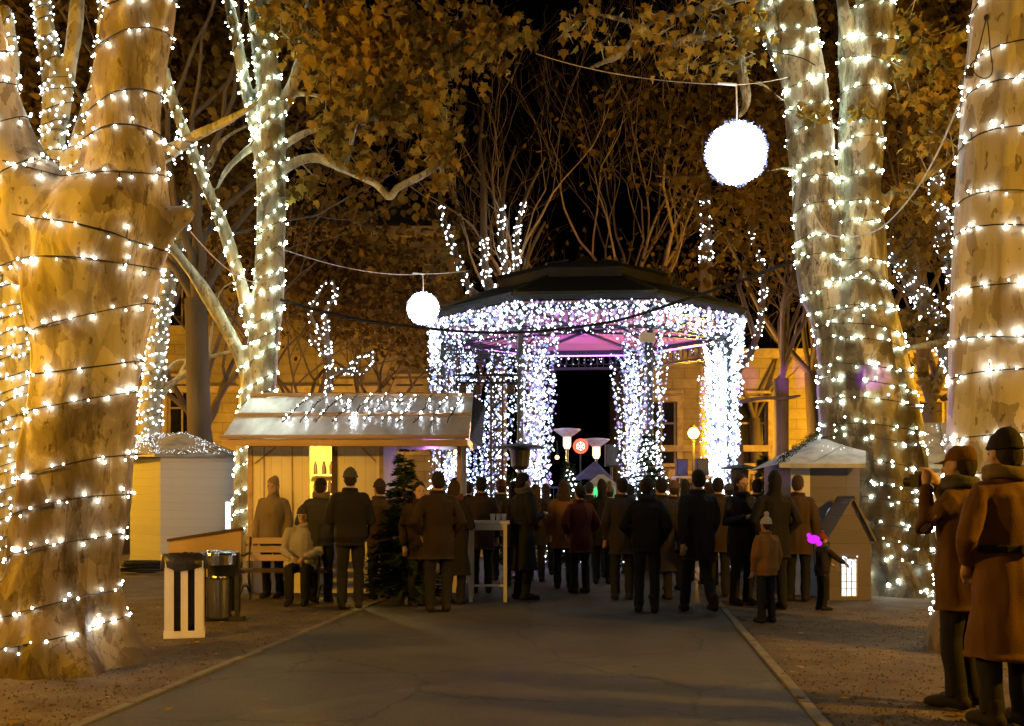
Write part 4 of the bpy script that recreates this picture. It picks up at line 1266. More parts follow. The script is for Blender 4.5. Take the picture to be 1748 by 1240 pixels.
x = rx0 + .06; b.add([(x, ev.y + .05, ev.z - .04), (x, rg.y, rg.z - .04), (x, bk.y, bk.z - .04)], [(0, 1, 2)]); b.build('gable', M['black_bag'], hut); b = MB()
x = rx1 - .04; b.add([(x, ev.y + .05, ev.z - .04), (x, rg.y, rg.z - .04), (x, bk.y, bk.z - .04)], [(0, 1, 2)]); b.build('gable', M['black_bag'], hut); b = MB()
for x in ():
    pass
b.add([(rx1 + .02, ev.y + .3, ev.z), (rx1 + .2, ev.y + .5, ev.z - .12), (rx1 + .22, rg.y, rg.z - .15), (rx1 + .02, rg.y, rg.z + .02)], [(0, 1, 2, 3)])
b.build('tarpaulin', M['black_bag'], hut)
# icicle strings lying on the metal roof
RG = 'light strings lying down the metal hut roof'
for i in range(11):
    x = rx0 + 1.0 + i * .25
    pts = []; r = random.Random(900 + i)
    for k in range(9):
        q = ev.lerp(rg, .97 - k * .085)
        pts.append(Vector((x - .025 * k + r.gauss(0, .012), q.y - .02, q.z + .045 + r.uniform(0, .02))))
    mb = MB(); mb.tube(pts, .011, 4)
    for k in range(16):
        p = pts[min(7, k // 2)].lerp(pts[min(8, k // 2 + 1)], r.random()) + Vector((r.gauss(0, .025), 0, .02))
        mb.octa(p, .010, 1 if r.random() < .36 else 0)
    o = mb.build('roof_light_string', [M['cable'], M['bulb_hut']], None, origin=pts[0]); o.location = pts[0]
    tag(o, 'dark string of tiny bulbs lying down the metal hut roof', 'light string', RG)

# white hut behind, one corner towards us
yc = 20.5
xc, xr, xl = P(274, 0, yc).x, P(404, 0, yc + .3).x, P(222, 0, yc + 1.5).x
h2 = thing('market_hut', 'white boarded hut with snowy twinkling roof left of the metal roofed hut', 'market hut', (xc, yc, 0))
ft, rt, lt = Vector((xc, yc, 0)), Vector((xr, yc + .3, 0)), Vector((xl, yc + 1.5, 0)); bt = rt + lt - ft
Z = 2.38


def vwall(mb, a, c, z0, z1, m=0):
    mb.add([(a.x, a.y, z0), (c.x, c.y, z0), (c.x, c.y, z1), (a.x, a.y, z1)], [(0, 1, 2, 3)], m)


b = MB(); vwall(b, ft, rt, .05, Z); vwall(b, rt, bt, .05, Z); vwall(b, bt, lt, .05, Z); vwall(b, lt, ft, .05, Z)
b.build('wall', M['hut_white'], h2)
b = MB()
up = Vector((0, 0, 1))
a0 = ft + Vector((-.08, -.12, Z - .02)); a1 = rt + Vector((.12, -.1, Z - .02)); a2 = lt + Vector((-.35, -.05, Z + .06)); a3 = bt + Vector((.1, .2, Z - .02))
r1 = lt.lerp(ft, .35) + Vector((.05, .3, Z + .47)); r2 = bt.lerp(rt, .5) + Vector((-.75, .1, Z + .5))
lo = Vector((0, 0, -.06))
b.add([a0, a1, a3, a2, r1, r2, a0 + lo, a1 + lo, a3 + lo, a2 + lo], [(0, 1, 5, 4), (1, 3, 5), (3, 2, 4, 5), (2, 0, 4), (6, 7, 1, 0), (9, 6, 0, 2), (7, 8, 3, 1), (8, 9, 2, 3)])
rfo = b.build('roof', M['roof_snow'], h2)
mb = MB(); r = random.Random(31)
for i in range(420):
    u, v = r.random(), r.random()
    p = a0.lerp(a1, u).lerp(r1.lerp(r2, u), v) if r.random() < .75 else a2.lerp(a0, u).lerp(r1, v)
    mb.octa(p + Vector((r.gauss(0, .02), -.01, .012)), r.choice((.008, .009, .012)))
for i in range(14):
    u = i / 13
    mb.tube([a0.lerp(a1, u) + Vector((0, -.01, .01)), r1.lerp(r2, u) + Vector((0, -.01, .01))], .006, 3, 1)
o = mb.build('light_net', [M['bulb_roof'], M['cable']], None, origin=a0); o.location = a0
tag(o, 'net of tiny white bulbs over the snowy hut roof', 'light net')
b = MB(); d_ = (rt - ft).normalized()
wp = P(391, 880, yc + .25)
b.box((wp.x, yc + .2, wp.z), (.13, .06, .62)); wo = b.build('window', M['white_paint'], h2)
b = MB(); b.box((wp.x, yc + .166, wp.z), (.10, .01, .56)); b.build('pane', M['win_cool'], wo, origin=h2.location)

# low sloped plywood panel and crates near bins
p0, p1 = P(288, 925, 14.6), P(412, 905, 14.6)
b = MB(); b.add([(p0.x, 14.6, 0), (p1.x, 14.6, 0), p1, p0, (p0.x, 14.66, 0), (p1.x, 14.66, 0), p1 + Vector((0, .06, 0)), p0 + Vector((0, .06, 0))],
      [(0, 1, 2, 3), (5, 4, 7, 6), (3, 2, 6, 7), (4, 0, 3, 7), (1, 5, 6, 2)])
pa = thing('plywood_barrier', 'low plywood barrier with sloping top behind the bins', 'barrier', (p0.x, 14.6, 0))
b.build('board', M['ply'], pa)
b = MB(); b.beam(p0 + Vector((-.02, .03, .02)), p1 + Vector((.02, .03, .02)), .1, .04); b.build('top_rail', M['door_dark'], pa)
# sack of cables at the foot of the white hut
b = MB(); r = random.Random(5)
q = P(245, 968, 19.2); q.z = 0
for k in range(6):
    pts = [q + Vector((math.cos(a) * (.42 + r.gauss(0, .05)), math.sin(a) * .3, .05 + .03 * k + r.uniform(0, .03))) for a in [2 * PI * i / 14 + k for i in range(15)]]
    b.tube(pts, .025, 5)
o = b.build('cable_coil', M['cable'], None, origin=q); o.location = q
tag(o, 'coil of dark cable lying at the foot of the white hut', 'cable')

# right huts
yf3 = 14.9
X0, X1 = P(1352, 0, yf3).x, P(1466, 0, yf3).x
h3 = thing('market_hut', 'mauve grey hut with white roof and arched lit window before the twin stems', 'market hut', ((X0 + X1) / 2, yf3, 0))
zt3 = CH + (HY - 790) / F * yf3
b = MB(); ax0, ax1 = P(1408, 0, yf3).x, P(1444, 0, yf3).x; az0, az1, azt = CH + (HY - 940) / F * yf3, CH + (HY - 880) / F * yf3, CH + (HY - 864) / F * yf3
b.box(((X0 + ax0) / 2, yf3, zt3 / 2), (ax0 - X0, .07, zt3)); b.box(((ax1 + X1) / 2, yf3, zt3 / 2), (X1 - ax1, .07, zt3))
b.box(((ax0 + ax1) / 2, yf3 + .001, az0 / 2), (ax1 - ax0, .066, az0)); b.box(((ax0 + ax1) / 2, yf3 + .001, (azt + zt3) / 2), (ax1 - ax0, .066, zt3 - azt))
nA = 8
for i in range(nA):   # spandrel above the arch
    u0, u1 = i / nA * 2 - 1, (i + 1) / nA * 2 - 1
    xa, xb = (ax0 + ax1) / 2 + u0 * (ax1 - ax0) / 2, (ax0 + ax1) / 2 + u1 * (ax1 - ax0) / 2
    za, zb = az1 + (azt - az1) * math.sqrt(max(0, 1 - u0 * u0)), az1 + (azt - az1) * math.sqrt(max(0, 1 - u1 * u1))
    b.add([(xa, yf3 - .034, za), (xb, yf3 - .034, zb), (xb, yf3 - .034, azt), (xa, yf3 - .034, azt)], [(0, 1, 2, 3)])
b.box((X0 + .04, yf3 + .85, zt3 / 2), (.07, 1.62, zt3)); b.box((X1 - .04, yf3 + .5, zt3 / 2), (.07, .92, zt3))
b.build('wall', M['hut_mauve'], h3)
b = MB(); b.box((X0 + .11, yf3 - .05, zt3 / 2), (.28, .03, zt3 - .02)); b.build('corner_board', M['hut_white'], h3)
b = MB()
e0, e1 = P(1330, 792, 14.5), P(1478, 792, 14.5); g0, g1 = P(1398, 742, 15.9), P(1478, 720, 15.9)
b.add([e0, e1, g1, g0, e0 + Vector((0, 0, -.06)), e1 + Vector((0, 0, -.06)), g1 + Vector((0, .1, -.06)), g0 + Vector((0, .1, -.06)), e0 + Vector((.0, 1.8, -.05))], [(0, 1, 2, 3), (5, 4, 7, 6), (4, 5, 1, 0), (0, 3, 8)])
r3 = b.build('roof', M['roof_snow'], h3)
wf = MB()
nv = 4
for i in range(nv + 1):
    x = ax0 + (ax1 - ax0) * i / nv; u = (i / nv) * 2 - 1
    wf.box((x, yf3 - .01, (az0 + az1) / 2 + .01), (.014, .03, az1 - az0)); 
for z in np.linspace(az0, az1 + .04, 5): wf.box(((ax0 + ax1) / 2, yf3 - .012, z), (ax1 - ax0, .028, .014))
wo = wf.build('window', M['white_paint'], h3)
b = MB(); b.add([(ax0, yf3 + .03, az0), (ax1, yf3 + .03, az0), (ax1, yf3 + .03, azt), (ax0, yf3 + .03, azt)], [(0, 1, 2, 3)]); b.build('pane', emis('win_dim', (.6, .75, 1), .35), wo, origin=h3.location)
# garland of fir on the left roof edge
gb = MB(); r = random.Random(8)
for i in range(650):
    t = r.random(); p = e0.lerp(g0, t) + Vector((r.gauss(0, .035), r.gauss(0, .05), .03 + r.gauss(0, .03)))
    dv = Vector((r.gauss(0, 1), r.gauss(0, 1), r.gauss(0, 1))).normalized() * .06; w = Vector((r.gauss(0, 1), r.gauss(0, 1), r.gauss(0, 1))).normalized() * .007
    gb.add([p - w, p + w, p + dv], [(0, 1, 2)])
o = gb.build('fir_garland', M['fir'], None, origin=e0); o.location = e0
tag(o, 'dark fir garland along the sloping left edge of the white roof', 'garland')
mb = MB()
for i in range(14):
    p = e0.lerp(e1, .3 + .6 * r.random()).lerp(g0.lerp(g1, .5), .1 + .8 * r.random()); mb.octa(p + Vector((0, -.02, .03)), .010)
pts = [e0.lerp(e1, .4 + .05 * i).lerp(g1, .12 * i) + Vector((0, -.01, .03)) for i in range(8)]; mb.tube(pts, .005, 3, 1)
o = mb.build('roof_light_string', [M['bulb_roof'], M['cable']], None, origin=e0); o.location = e0
tag(o, 'few tiny bulbs on the white roof beside the twin stems', 'light string')
# small steep gabled play house
yh = 14.1
ap = P(1455, 850, yh); hx0, hx1 = P(1416, 0, yh).x, P(1487, 0, yh).x
wz0, wz1 = CH + (HY - 1018) / F * yh, CH + (HY - 955) / F * yh
wx0, wx1 = P(1436, 0, yh).x, P(1462, 0, yh).x
ph = thing('play_house', 'tiny steep gabled wooden house with bright arched window', 'play house', ((hx0 + hx1) / 2, yh, 0))
b = MB()
sh = CH + (HY - 915) / F * yh
b.add([(hx0, yh, 0), (wx0, yh, 0), (wx0, yh, wz1), (hx0, yh, wz1)], [(0, 1, 2, 3)]); b.add([(wx1, yh, 0), (hx1, yh, 0), (hx1, yh, wz1), (wx1, yh, wz1)], [(0, 1, 2, 3)])
b.add([(hx0, yh, wz1), (hx1, yh, wz1), (hx1, yh, sh), (ap.x, yh, ap.z), (hx0, yh, sh)], [(0, 1, 2, 3, 4)])
b.add([(hx0, yh, 0), (hx0, yh, sh), (hx0, yh + .6, sh), (hx0, yh + .6, 0)], [(0, 1, 2, 3)]); b.add([(hx1, yh, 0), (hx1, yh + .6, 0), (hx1, yh + .6, sh), (hx1, yh, sh)], [(0, 1, 2, 3)])
b.add([(wx0, yh, 0), (wx1, yh, 0), (wx1, yh, wz0), (wx0, yh, wz0)], [(0, 1, 2, 3)])
b.build('wall', M['hut_mauve'], ph)
b = MB()
for sx, hx in ((-1, hx0), (1, hx1)):
    b.beam((hx + sx * .05, yh + .28, sh - .08), (ap.x - sx * .01, yh + .28, ap.z + .02), .7, .03)
b.build('roof', M['hut_mauve'], ph)
wf = MB()
for i in range(4): wf.box((wx0 + (wx1 - wx0) * i / 3, yh + .0, (wz0 + wz1) / 2), (.012, .03, wz1 - wz0))
for i in range(6): wf.box(((wx0 + wx1) / 2, yh + .002, wz0 + (wz1 - wz0) * i / 5), (wx1 - wx0, .028, .012))
wo = wf.build('window', M['white_paint'], ph)
b = MB(); b.add([(wx0, yh + .03, wz0), (wx1, yh + .03, wz0), (wx1, yh + .03, wz1), (wx0, yh + .03, wz1)], [(0, 1, 2, 3)]); b.build('pane', M['win_cool'], wo, origin=ph.location)
mb = MB(); r = random.Random(12)
for i in range(16): mb.octa((r.uniform(wx0, wx1), yh - .04, r.uniform(wz1 - .12, wz1 + .05)), .013)
mb.tube([(wx0, yh - .035, wz1 - .05), ((wx0 + wx1) / 2, yh - .035, wz1 + .04), (wx1, yh - .035, wz1 - .05)], .005, 4, 1)
o = mb.build('light_string', [M['bulb_roof'], M['cable']], None, origin=(wx0, yh, wz1)); o.location = (wx0, yh, wz1)
tag(o, 'short bunch of bright bulbs over the tiny house window', 'light string')

# far right white hut with steep side
yf4 = 16.6
q = [P(1552, 735, yf4), P(1560, 725, yf4), P(1700, 725, yf4), P(1700, 1000, yf4), P(1604, 1000, yf4)]
h4 = thing('market_hut', 'white hut with steep slanting side behind the right edge trunk', 'market hut', (q[3].x, yf4, 0))
b = MB()
f0, f1, f2, f3 = P(1604, 1000, yf4), P(1760, 1000, yf4), P(1760, 792, yf4), P(1557, 792, yf4)
f0.z = 0; f1.z = 0
bk_ = Vector((0, 2.2, 0))
b.add([f0, f1, f2, f3, f0 + bk_, f1 + bk_, f2 + bk_, f3 + bk_], [(0, 1, 2, 3), (4, 0, 3, 7), (1, 5, 6, 2), (5, 4, 7, 6)])
b.build('wall', M['hut_white'], h4)
b = MB(); s0, s1 = f3 + Vector((-.1, -.25, -.03)), f2 + Vector((.3, -.25, -.03)); s2, s3 = P(1775, 722, yf4 + 1.3), P(1562, 722, yf4 + 1.3)
b.add([s0, s1, s2, s3, s0 + Vector((0, 0, -.06)), s1 + Vector((0, 0, -.06)), s3 + Vector((0, .1, -.06)), s2 + Vector((0, .1, -.06)), s0 + Vector((0, 2.8, 0)), s1 + Vector((0, 2.8, 0))], [(0, 1, 2, 3), (4, 5, 1, 0), (5, 4, 6, 7), (0, 3, 8), (3, 2, 9, 8)])
b.build('roof', M['roof_snow'], h4)
mb = MB()
for i in range(60): 
    u, v = r.random(), .35 + .6 * r.random(); mb.octa(s0.lerp(s1, u).lerp(s3.lerp(s2, u), v) + Vector((0, -.02, .02)), .012)
for i in range(5):
    mb.tube([s3.lerp(s2, i / 5) + Vector((0, 0, .01)), s0.lerp(s1, i / 5 + .1).lerp(s3, .3) + Vector((0, -.01, .02))], .006, 3, 1)
o = mb.build('light_net', [M['bulb_roof'], M['cable']], None, origin=s3); o.location = s3
tag(o, 'tiny bulbs scattered on the white hut roof behind the right trunk', 'light net')
cable('power_cable', 'black cable running down the slanting white hut side', [P(1560, 800, yf4 - .05), P(1575, 850, yf4 - .06), P(1593, 910, yf4 - .05), P(1606, 955, yf4 - .05)], .02, M['cable'])

# ---------------------------------------------------------------- bins, bench, table
w0, w1 = P(274, 0, 10.3).x, P(340, 0, 10.3).x
cx = (w0 + w1) / 2; W = w1 - w0
bn = thing('litter_bin', 'white slatted bin lined with a black bag near the gnarled tree', 'litter bin', (cx, 10.45, 0))
zt = CH + (HY - 958) / F * 10.3
for k, px in enumerate((283, 307, 331)):
    b = MB(); b.box((P(px, 0, 10.3).x, 10.3, zt / 2 + .02), (.085 if k != 1 else .07, .03, zt - .04)); b.build('slat', M['white_paint'], bn)
b = MB(); b.box((cx, 10.3 - .004, .04), (W, .045, .07))
for sx in (-1, 1):
    for yy in (10.42, 10.56): b.box((cx + sx * (W / 2 - .015), yy, zt / 2), (.03, .08, zt - .05))
    b.box((cx + sx * (W / 2 - .012), 10.49, .04), (.036, .36, .07))
for px in (283, 307, 331): b.box((P(px, 0, 10.3).x, 10.68, zt / 2), (.08, .03, zt - .05))
b.build('frame', M['white_paint'], bn)
b = MB(); nn = 20
sec = []
r = random.Random(2)
vs = []; zz = (.06, .3, .6, zt - .06, zt - .02, zt + .03, zt + .07, zt + .05, zt - .02, zt - .1)
sc = (.86, .9, .9, .92, 1.05, 1.12, 1.06, .95, .85, .8)
for z, s_ in zip(zz, sc):
    for j in range(nn):
        a = 2 * PI * j / nn
        cxn, cyn = math.cos(a), math.sin(a)
        m_ = max(abs(cxn), abs(cyn)) ** .8
        vs.append((cx + cxn / m_ * W / 2 * s_ * (1 + r.gauss(0, .02)), 10.49 + cyn / m_ * .17 * s_ * (1 + r.gauss(0, .02)), z + r.gauss(0, .012)))
fs = []
for i in range(len(zz) - 1):
    for j in range(nn):
        fs.append((i * nn + j, i * nn + (j + 1) % nn, (i + 1) * nn + (j + 1) % nn, (i + 1) * nn + j))
fs.append(tuple(range(nn - 1, -1, -1))); fs.append(tuple((len(zz) - 1) * nn + j for j in range(nn)))
b.add(vs, fs)
# bag cuff folded over the rim
vs = []
for z, s_ in ((zt + .05, 1.0), (zt + .06, 1.14), (zt - .02, 1.2), (zt - .09, 1.18)):
    for j in range(nn):
        a = 2 * PI * j / nn; cxn, cyn = math.cos(a), math.sin(a); m_ = max(abs(cxn), abs(cyn)) ** .8
        vs.append((cx + cxn / m_ * W / 2 * s_ * (1 + r.gauss(0, .015)), 10.49 + cyn / m_ * .19 * s_, z + r.gauss(0, .014)))
fs = []
for i in range(3):
    for j in range(nn): fs.append((i * nn + j, i * nn + (j + 1) % nn, (i + 1) * nn + (j + 1) % nn, (i + 1) * nn + j))
b.add(vs, fs)
b.build('bag', M['black_bag'], bn, smooth=True)

c = P(376, 0, 11.8); c.z = 0
rw = 34 / F * 11.8
bn.rotation_euler = (0, 0, R(17))
st = thing('litter_bin', 'round steel bin with domed lid on posts beside the white slatted bin', 'litter bin', c)
zl0, zl1 = CH + (HY - 963) / F * 11.8, CH + (HY - 940) / F * 11.8
b = MB(); b.lathe((c.x, c.y, 0), [(rw * .9, zl0 - .005), (rw * 1.0, zl0), (rw * 1.0, zl1 - .05), (rw * .93, zl1 - .02), (rw * .7, zl1), (rw * .55, zl1 - .01), (rw * .3, zl1 - .03)], 28); b.build('lid', M['steel'], st, smooth=False)
bz0, bz1 = CH + (HY - 1055) / F * 11.8, CH + (HY - 986) / F * 11.8
b = MB(); b.lathe((c.x - .01, c.y, 0), [(.135, bz0), (.14, bz0 + .02), (.15, bz1 - .02), (.156, bz1), (.15, bz1 + .005), (.14, bz1 - .05)], 24); b.build('bucket', M['steel'], st, smooth=False)
b = MB()
for sx in (-1, 1): b.box((c.x + sx * (rw - .035), c.y, zl0 / 2), (.05, .05, zl0))
b.box((c.x, c.y, .03), (rw * 2 + .1, .12, .05)); b.box((c.x, c.y + .16, .4), (rw * 2 - .08, .012, .6)); b.build('post', M['iron'], st)

# curly iron bench
yb_ = 13.9
bx0, bx1 = P(408, 0, yb_).x, P(560, 0, yb_).x
be = thing('park_bench', 'wooden park bench with curly black iron ends before the hut wall', 'bench', ((bx0 + bx1) / 2, yb_, 0))
b = MB()
for i in range(4): b.box(((bx0 + bx1) / 2, yb_ + i * .11 - .1, .44), (bx1 - bx0, .09, .035))
b.build('seat', M['door_dark'], be)
b = MB()
for i in range(3): b.box(((bx0 + bx1) / 2, yb_ + .33 + i * .03, .6 + i * .12), (bx1 - bx0, .03, .09), rx=-.2)
b.build('backrest', M['batten'], be)
for x in (bx0 + .06, bx1 - .1):
    b = MB()
    def sp(pts): b.tube([p for p, r in catmull([(Vector((x, yb_ + u, v)), .02) for u, v in pts])], .016, 6)
    sp([(-.2, .0), (-.24, .1), (-.15, .3), (-.18, .44)]); sp([(.36, 0), (.36, .15), (.28, .32), (.3, .46), (.38, .9)])
    sp([(-.18, .44), (.1, .41), (.3, .44)]); sp([(-.16, .44), (-.26, .56), (-.16, .66), (.05, .65), (.34, .68)]); sp([(-.2, .6), (-.1, .56), (-.1, .5), (-.17, .5)])
    sp([(-.2, .1), (.0, .22), (.2, .2), (.36, .1)])
    b.build('armrest', M['iron'], be, smooth=True)

# tall standing tables
def stand_table(px0, px1, ytop, d, label):
    x0_, x1_ = P(px0, 0, d).x, P(px1, 0, d).x
    z = CH + (HY - ytop) / F * d
    t = thing('standing_table', label, 'table', ((x0_ + x1_) / 2, d + .28, 0), group='tall square tables in the crowd')
    b = MB(); b.box(((x0_ + x1_) / 2, d + .28, z - .02), (x1_ - x0_ + .06, .62, .04)); b.build('table_top', M['white_paint'], t)
    for x in (x0_ + .03, x1_ - .03):
        for y in (d, d + .55):
            b = MB(); b.box((x, y, (z - .04) / 2), (.05, .05, z - .04)); b.build('leg', M['white_paint'], t)
    b = MB(); b.box(((x0_ + x1_) / 2, d, z - .085), (x1_ - x0_ - .115, .03, .08)); b.box(((x0_ + x1_) / 2, d, .18 * z + .03), (x1_ - x0_ - .115, .03, .03)); b.build('rail', M['white_paint'], t)
    return z


tz = stand_table(800, 866, 890, 13.9, 'tall pale wooden standing table among the crowd')
p = P(848, 884, 14.1)
for k in range(3):
    b = MB(); q = Vector((p.x + k * .08 - .06, 14.15 + .05 * (k % 2), tz)); b.lathe(q, [(.03, .001), (.034, .06), (.038, .1), (.034, .095)], 12)
    o = b.build('paper_cup', M['white_paint'], None, origin=q); o.location = q
    tag(o, 'white paper cup on the tall standing table', 'cup', 'paper cups on the standing table')

# ---------------------------------------------------------------- heaters, speakers, truss, signs
def heater(px, d, ztop, rdish, label, z0=0, dark=True, top_py=None):
    c = P(px, 0, d); c.z = z0
    t = thing('patio_heater', label, 'patio heater', c, 0, None if dark else 'lit patio heaters on the bandstand')
    H = ztop - z0
    b = MB(); b.lathe(c, [(rdish, H - .09), (rdish * .98, H - .075), (rdish * .5, H - .02), (.06, H)] if dark else [(.1, H - .2), (rdish, H - .03), (rdish * 1.0, H), (rdish * .5, H + .02), (.05, H + .03)], 28); b.build('reflector', M['black'] if dark else M['dish'], t, smooth=False)
    b = MB(); b.lathe(c, [(.10, H - .48), (.16, H - .42), (.19, H - .12), (.14, H - .1)] if dark else [(.06, H - .5), (.1, H - .42), (.1, H - .2), (.06, H - .19)], 18); b.build('burner', M['iron'] if dark else M['heater_glow'], t)
    b = MB(); b.tube([c + Vector((0, 0, .8)), c + Vector((0, 0, H - .45))], .035, 10); b.build('pole', M['steel'], t)
    b = MB(); b.lathe(c, [(.24, 0), (.24, .06), (.2, .1), (.2, .75), (.1, .82)], 20); b.build('base', M['steel'], t)


heater(888, 18, CH + (HY - 757) / F * 18, 45 / F * 18, 'black mushroom patio heater standing above the crowd by the truss')
heater(968, 25.2, CH + (HY - 733) / F * 25.2, .34, 'left of the two lit heaters in the dark opening of the bandstand', PZ, False)
heater(1018, 25.6, CH + (HY - 750) / F * 25.6, .34, 'right of the two lit heaters, lower, by the dark speaker', PZ, False)
heater(1262, 20, CH + (HY - 793) / F * 20, .38, 'dark patio heater right of the blazing outer post')


def speaker(px0, px1, py0, py1, d, label, z0, m='grey_plastic'):
    x0_, x1_ = P(px0, 0, d).x, P(px1, 0, d).x; za, zb = CH + (HY - py1) / F * d, CH + (HY - py0) / F * d
    c = Vector(((x0_ + x1_) / 2, d, za))
    t = thing('loudspeaker', label, 'loudspeaker', (c.x, d, z0))
    b = MB(); b.box((c.x, d + .15, (za + zb) / 2), (x1_ - x0_, .3, zb - za)); b.build('cabinet', M['black'], t)
    b = MB(); b.box((c.x, d - .012, (za + zb) / 2), (x1_ - x0_ - .04, .02, zb - za - .05)); b.build('grille', M[m], t)
    b = MB(); b.tube([(c.x, d + .15, z0 + .5), (c.x, d + .15, za)], .03, 8)
    for k in range(3): b.tube([(c.x, d + .15, z0 + .55), (c.x + .35 * math.cos(k * 2.1), d + .15 + .35 * math.sin(k * 2.1), z0 + .01)], .018, 6)
    b.build('stand', M['iron'], t)


speaker(1034, 1056, 758, 796, 24.3, 'dark loudspeaker right of the lit heaters', PZ)
speaker(1156, 1174, 784, 813, 25, 'small loudspeaker with violet face in front of the balustrade', PZ, 'blue_cloth')
speaker(1190, 1210, 783, 812, 25.2, 'dark loudspeaker left of the blazing outer post', PZ, 'grey_plastic')

# lighting truss
d = 21.5
xa, xb = P(838, 0, d).x, P(858, 0, d).x
tr = thing('lighting_truss', 'black lighting truss tower with cross bars left of the bandstand', 'truss', ((xa + xb) / 2, d, 0))
zt = CH + (HY - 640) / F * d
b = MB()
for x in (xa, xb):
    for y in (d, d + .25): b.tube([(x, y, 0), (x, y, zt)], .022, 6)
n = 16
for i in range(n):
    z0_, z1_ = zt * i / n, zt * (i + 1) / n
    s_ = (xa, xb) if i % 2 else (xb, xa)
    b.tube([(s_[0], d, z0_), (s_[1], d, z1_)], .011, 4); b.tube([(s_[0], d + .25, z0_), (s_[1], d + .25, z1_)], .011, 4)
b.build('tower', M['black'], tr)
for py in (641, 654):
    b = MB(); z = CH + (HY - py) / F * d; b.tube([(P(778, 0, d).x, d - .03, z), (P(884, 0, d).x, d - .03, z)], .028, 6)
    b.build('cross_bar', M['black'], tr)
for px in (790, 815, 872):
    p = P(px, 665, d); b = MB(); b.lathe((p.x, d - .03, p.z - .12), [(.06, 0), (.09, .03), (.08, .2), (.04, .24)], 12); b.build('spotlight', M['black'], tr)

# red round neon emblem
p = P(991, 762, 25.0)
ns = thing('neon_sign', 'round red neon sign with star shaped emblem between the lit heaters', 'sign', p)
b = MB()
rad = 11 / F * 25
pts = [(math.cos(2 * PI * i / 24) * rad * .86, math.sin(2 * PI * i / 24) * rad * .86) for i in range(24)]
b.add([(p.x + x, p.y, p.z + z) for x, z in pts], [tuple(range(24))]); b.build('disc', surf('sign_red', (.5, .03, .02), .5), ns)
b = MB(); b.tube([p + Vector((math.cos(2 * PI * i / 24) * rad, -.02, math.sin(2 * PI * i / 24) * rad)) for i in range(25)], .026, 6, caps=False); b.build('ring', M['red_neon'], ns)
b = MB()
for k in range(6):
    a = PI / 6 + k * PI / 3
    b.beam(p + Vector((0, -.025, 0)), p + Vector((math.cos(a) * rad * .72, -.025, math.sin(a) * rad * .72)), .018)
    for s_ in (-1, 1): b.beam(p + Vector((math.cos(a) * rad * .42, -.024, math.sin(a) * rad * .42)), p + Vector((math.cos(a + s_ * .4) * rad * .7, -.024, math.sin(a + s_ * .4) * rad * .7)), .013)
b.build('emblem', M['pale_neon'], ns)
b = MB(); b.tube([p + Vector((0, .03, -rad)), Vector((p.x, p.y + .03, PZ))], .02, 6); b.build('post', M['iron'], ns)

# small green lit stall
d = 20
xa, xb = P(1004, 0, d).x, P(1052, 0, d).x; za, zb, zc = CH + (HY - 856) / F * d, CH + (HY - 829) / F * d, CH + (HY - 815) / F * d
gs = thing('nativity_stall', 'miniature stall with grey roof and green lit inside', 'stall', ((xa + xb) / 2, d, 0))
b = MB(); b.box(((xa + xb) / 2, d + .2, za / 2), (xb - xa, .4, za)); b.build('plinth', M['hut_mauve'], gs)
b = MB()
for x in (xa + .015, xb - .015): b.box((x, d + .2, (za + zb) / 2), (.03, .38, zb - za))
b.box(((xa + xb) / 2, d + .01, zb - .02), (xb - xa - .06, .03, .035))
b.build('frame', M['white_paint'], gs)
b = MB(); b.add([(xa + .03, d + .36, za), (xb - .03, d + .36, za), (xb - .03, d + .36, zb), (xa + .03, d + .36, zb)], [(0, 1, 2, 3)]); b.build('back_panel', M['green_lit'], gs)
b = MB(); m_ = (xa + xb) / 2
b.add([(xa - .05, d - .06, zb), (xb + .05, d - .06, zb), (m_ + .06, d + .2, zc + .06), (m_ - .06, d + .2, zc + .06), (xa - .05, d + .45, zb), (xb + .05, d + .45, zb)], [(0, 1, 2, 3), (1, 5, 2), (5, 4, 3, 2), (4, 0, 3)]); b.build('roof', M['roof_snow'], gs)
b = MB(); r = random.Random(4)
for k in range(4): b.lathe((xa + .1 + k * .13, d + .15, za), [(.035, 0), (.03, .1), (.015, .14), (.022, .18), (.01, .21)], 10)
b.build('figurine', M['white_paint'], gs)

# blue cloth canopy
d = 22.5
c = P(1012, 800, d)
um = thing('market_canopy', 'small blue canopy behind the crowd below the lit heaters', 'canopy', (c.x, d, 0))
b = MB()
for k in range(8):
    a0_, a1_ = 2 * PI * k / 8, 2 * PI * (k + 1) / 8
    e0_ = Vector((c.x + .5 * math.cos(a0_), d + .5 * math.sin(a0_), 1.85 + (0.0))); e1_ = Vector((c.x + .5 * math.cos(a1_), d + .5 * math.sin(a1_), 1.85))
    mid = e0_.lerp(e1_, .5) + Vector((0, 0, .04)); tp = Vector((c.x + .06, d, 2.3))
    b.add([e0_, mid, e1_, tp], [(0, 1, 3), (1, 2, 3)])
b.build('cloth', M['blue_cloth'], um)
b = MB(); b.tube([(c.x, d, 0), (c.x + .05, d, 2.28)], .025, 8); b.build('pole', M['steel'], um)

# street lamp in view by the right building
p = P(1184, 740, 36)
sl_ = thing('street_lamp', 'glowing orange street lamp before the bright stone building', 'street lamp', (p.x, 36, 0))
b = MB(); b.lathe((p.x, 36, 0), [(.14, 0), (.14, .3), (.07, .5), (.05, p.z - .35), (.09, p.z - .25)], 12); b.build('post', M['iron'], sl_)
b = MB(); b.ball(p, .20, seg=14, rings=9); b.build('lamp_globe', M['sodium'], sl_, smooth=True)
b = MB(); b.lathe((p.x, 36, p.z + .19), [(.16, 0), (.1, .08), (.03, .16)], 12); b.build('lamp_cap', M['iron'], sl_)

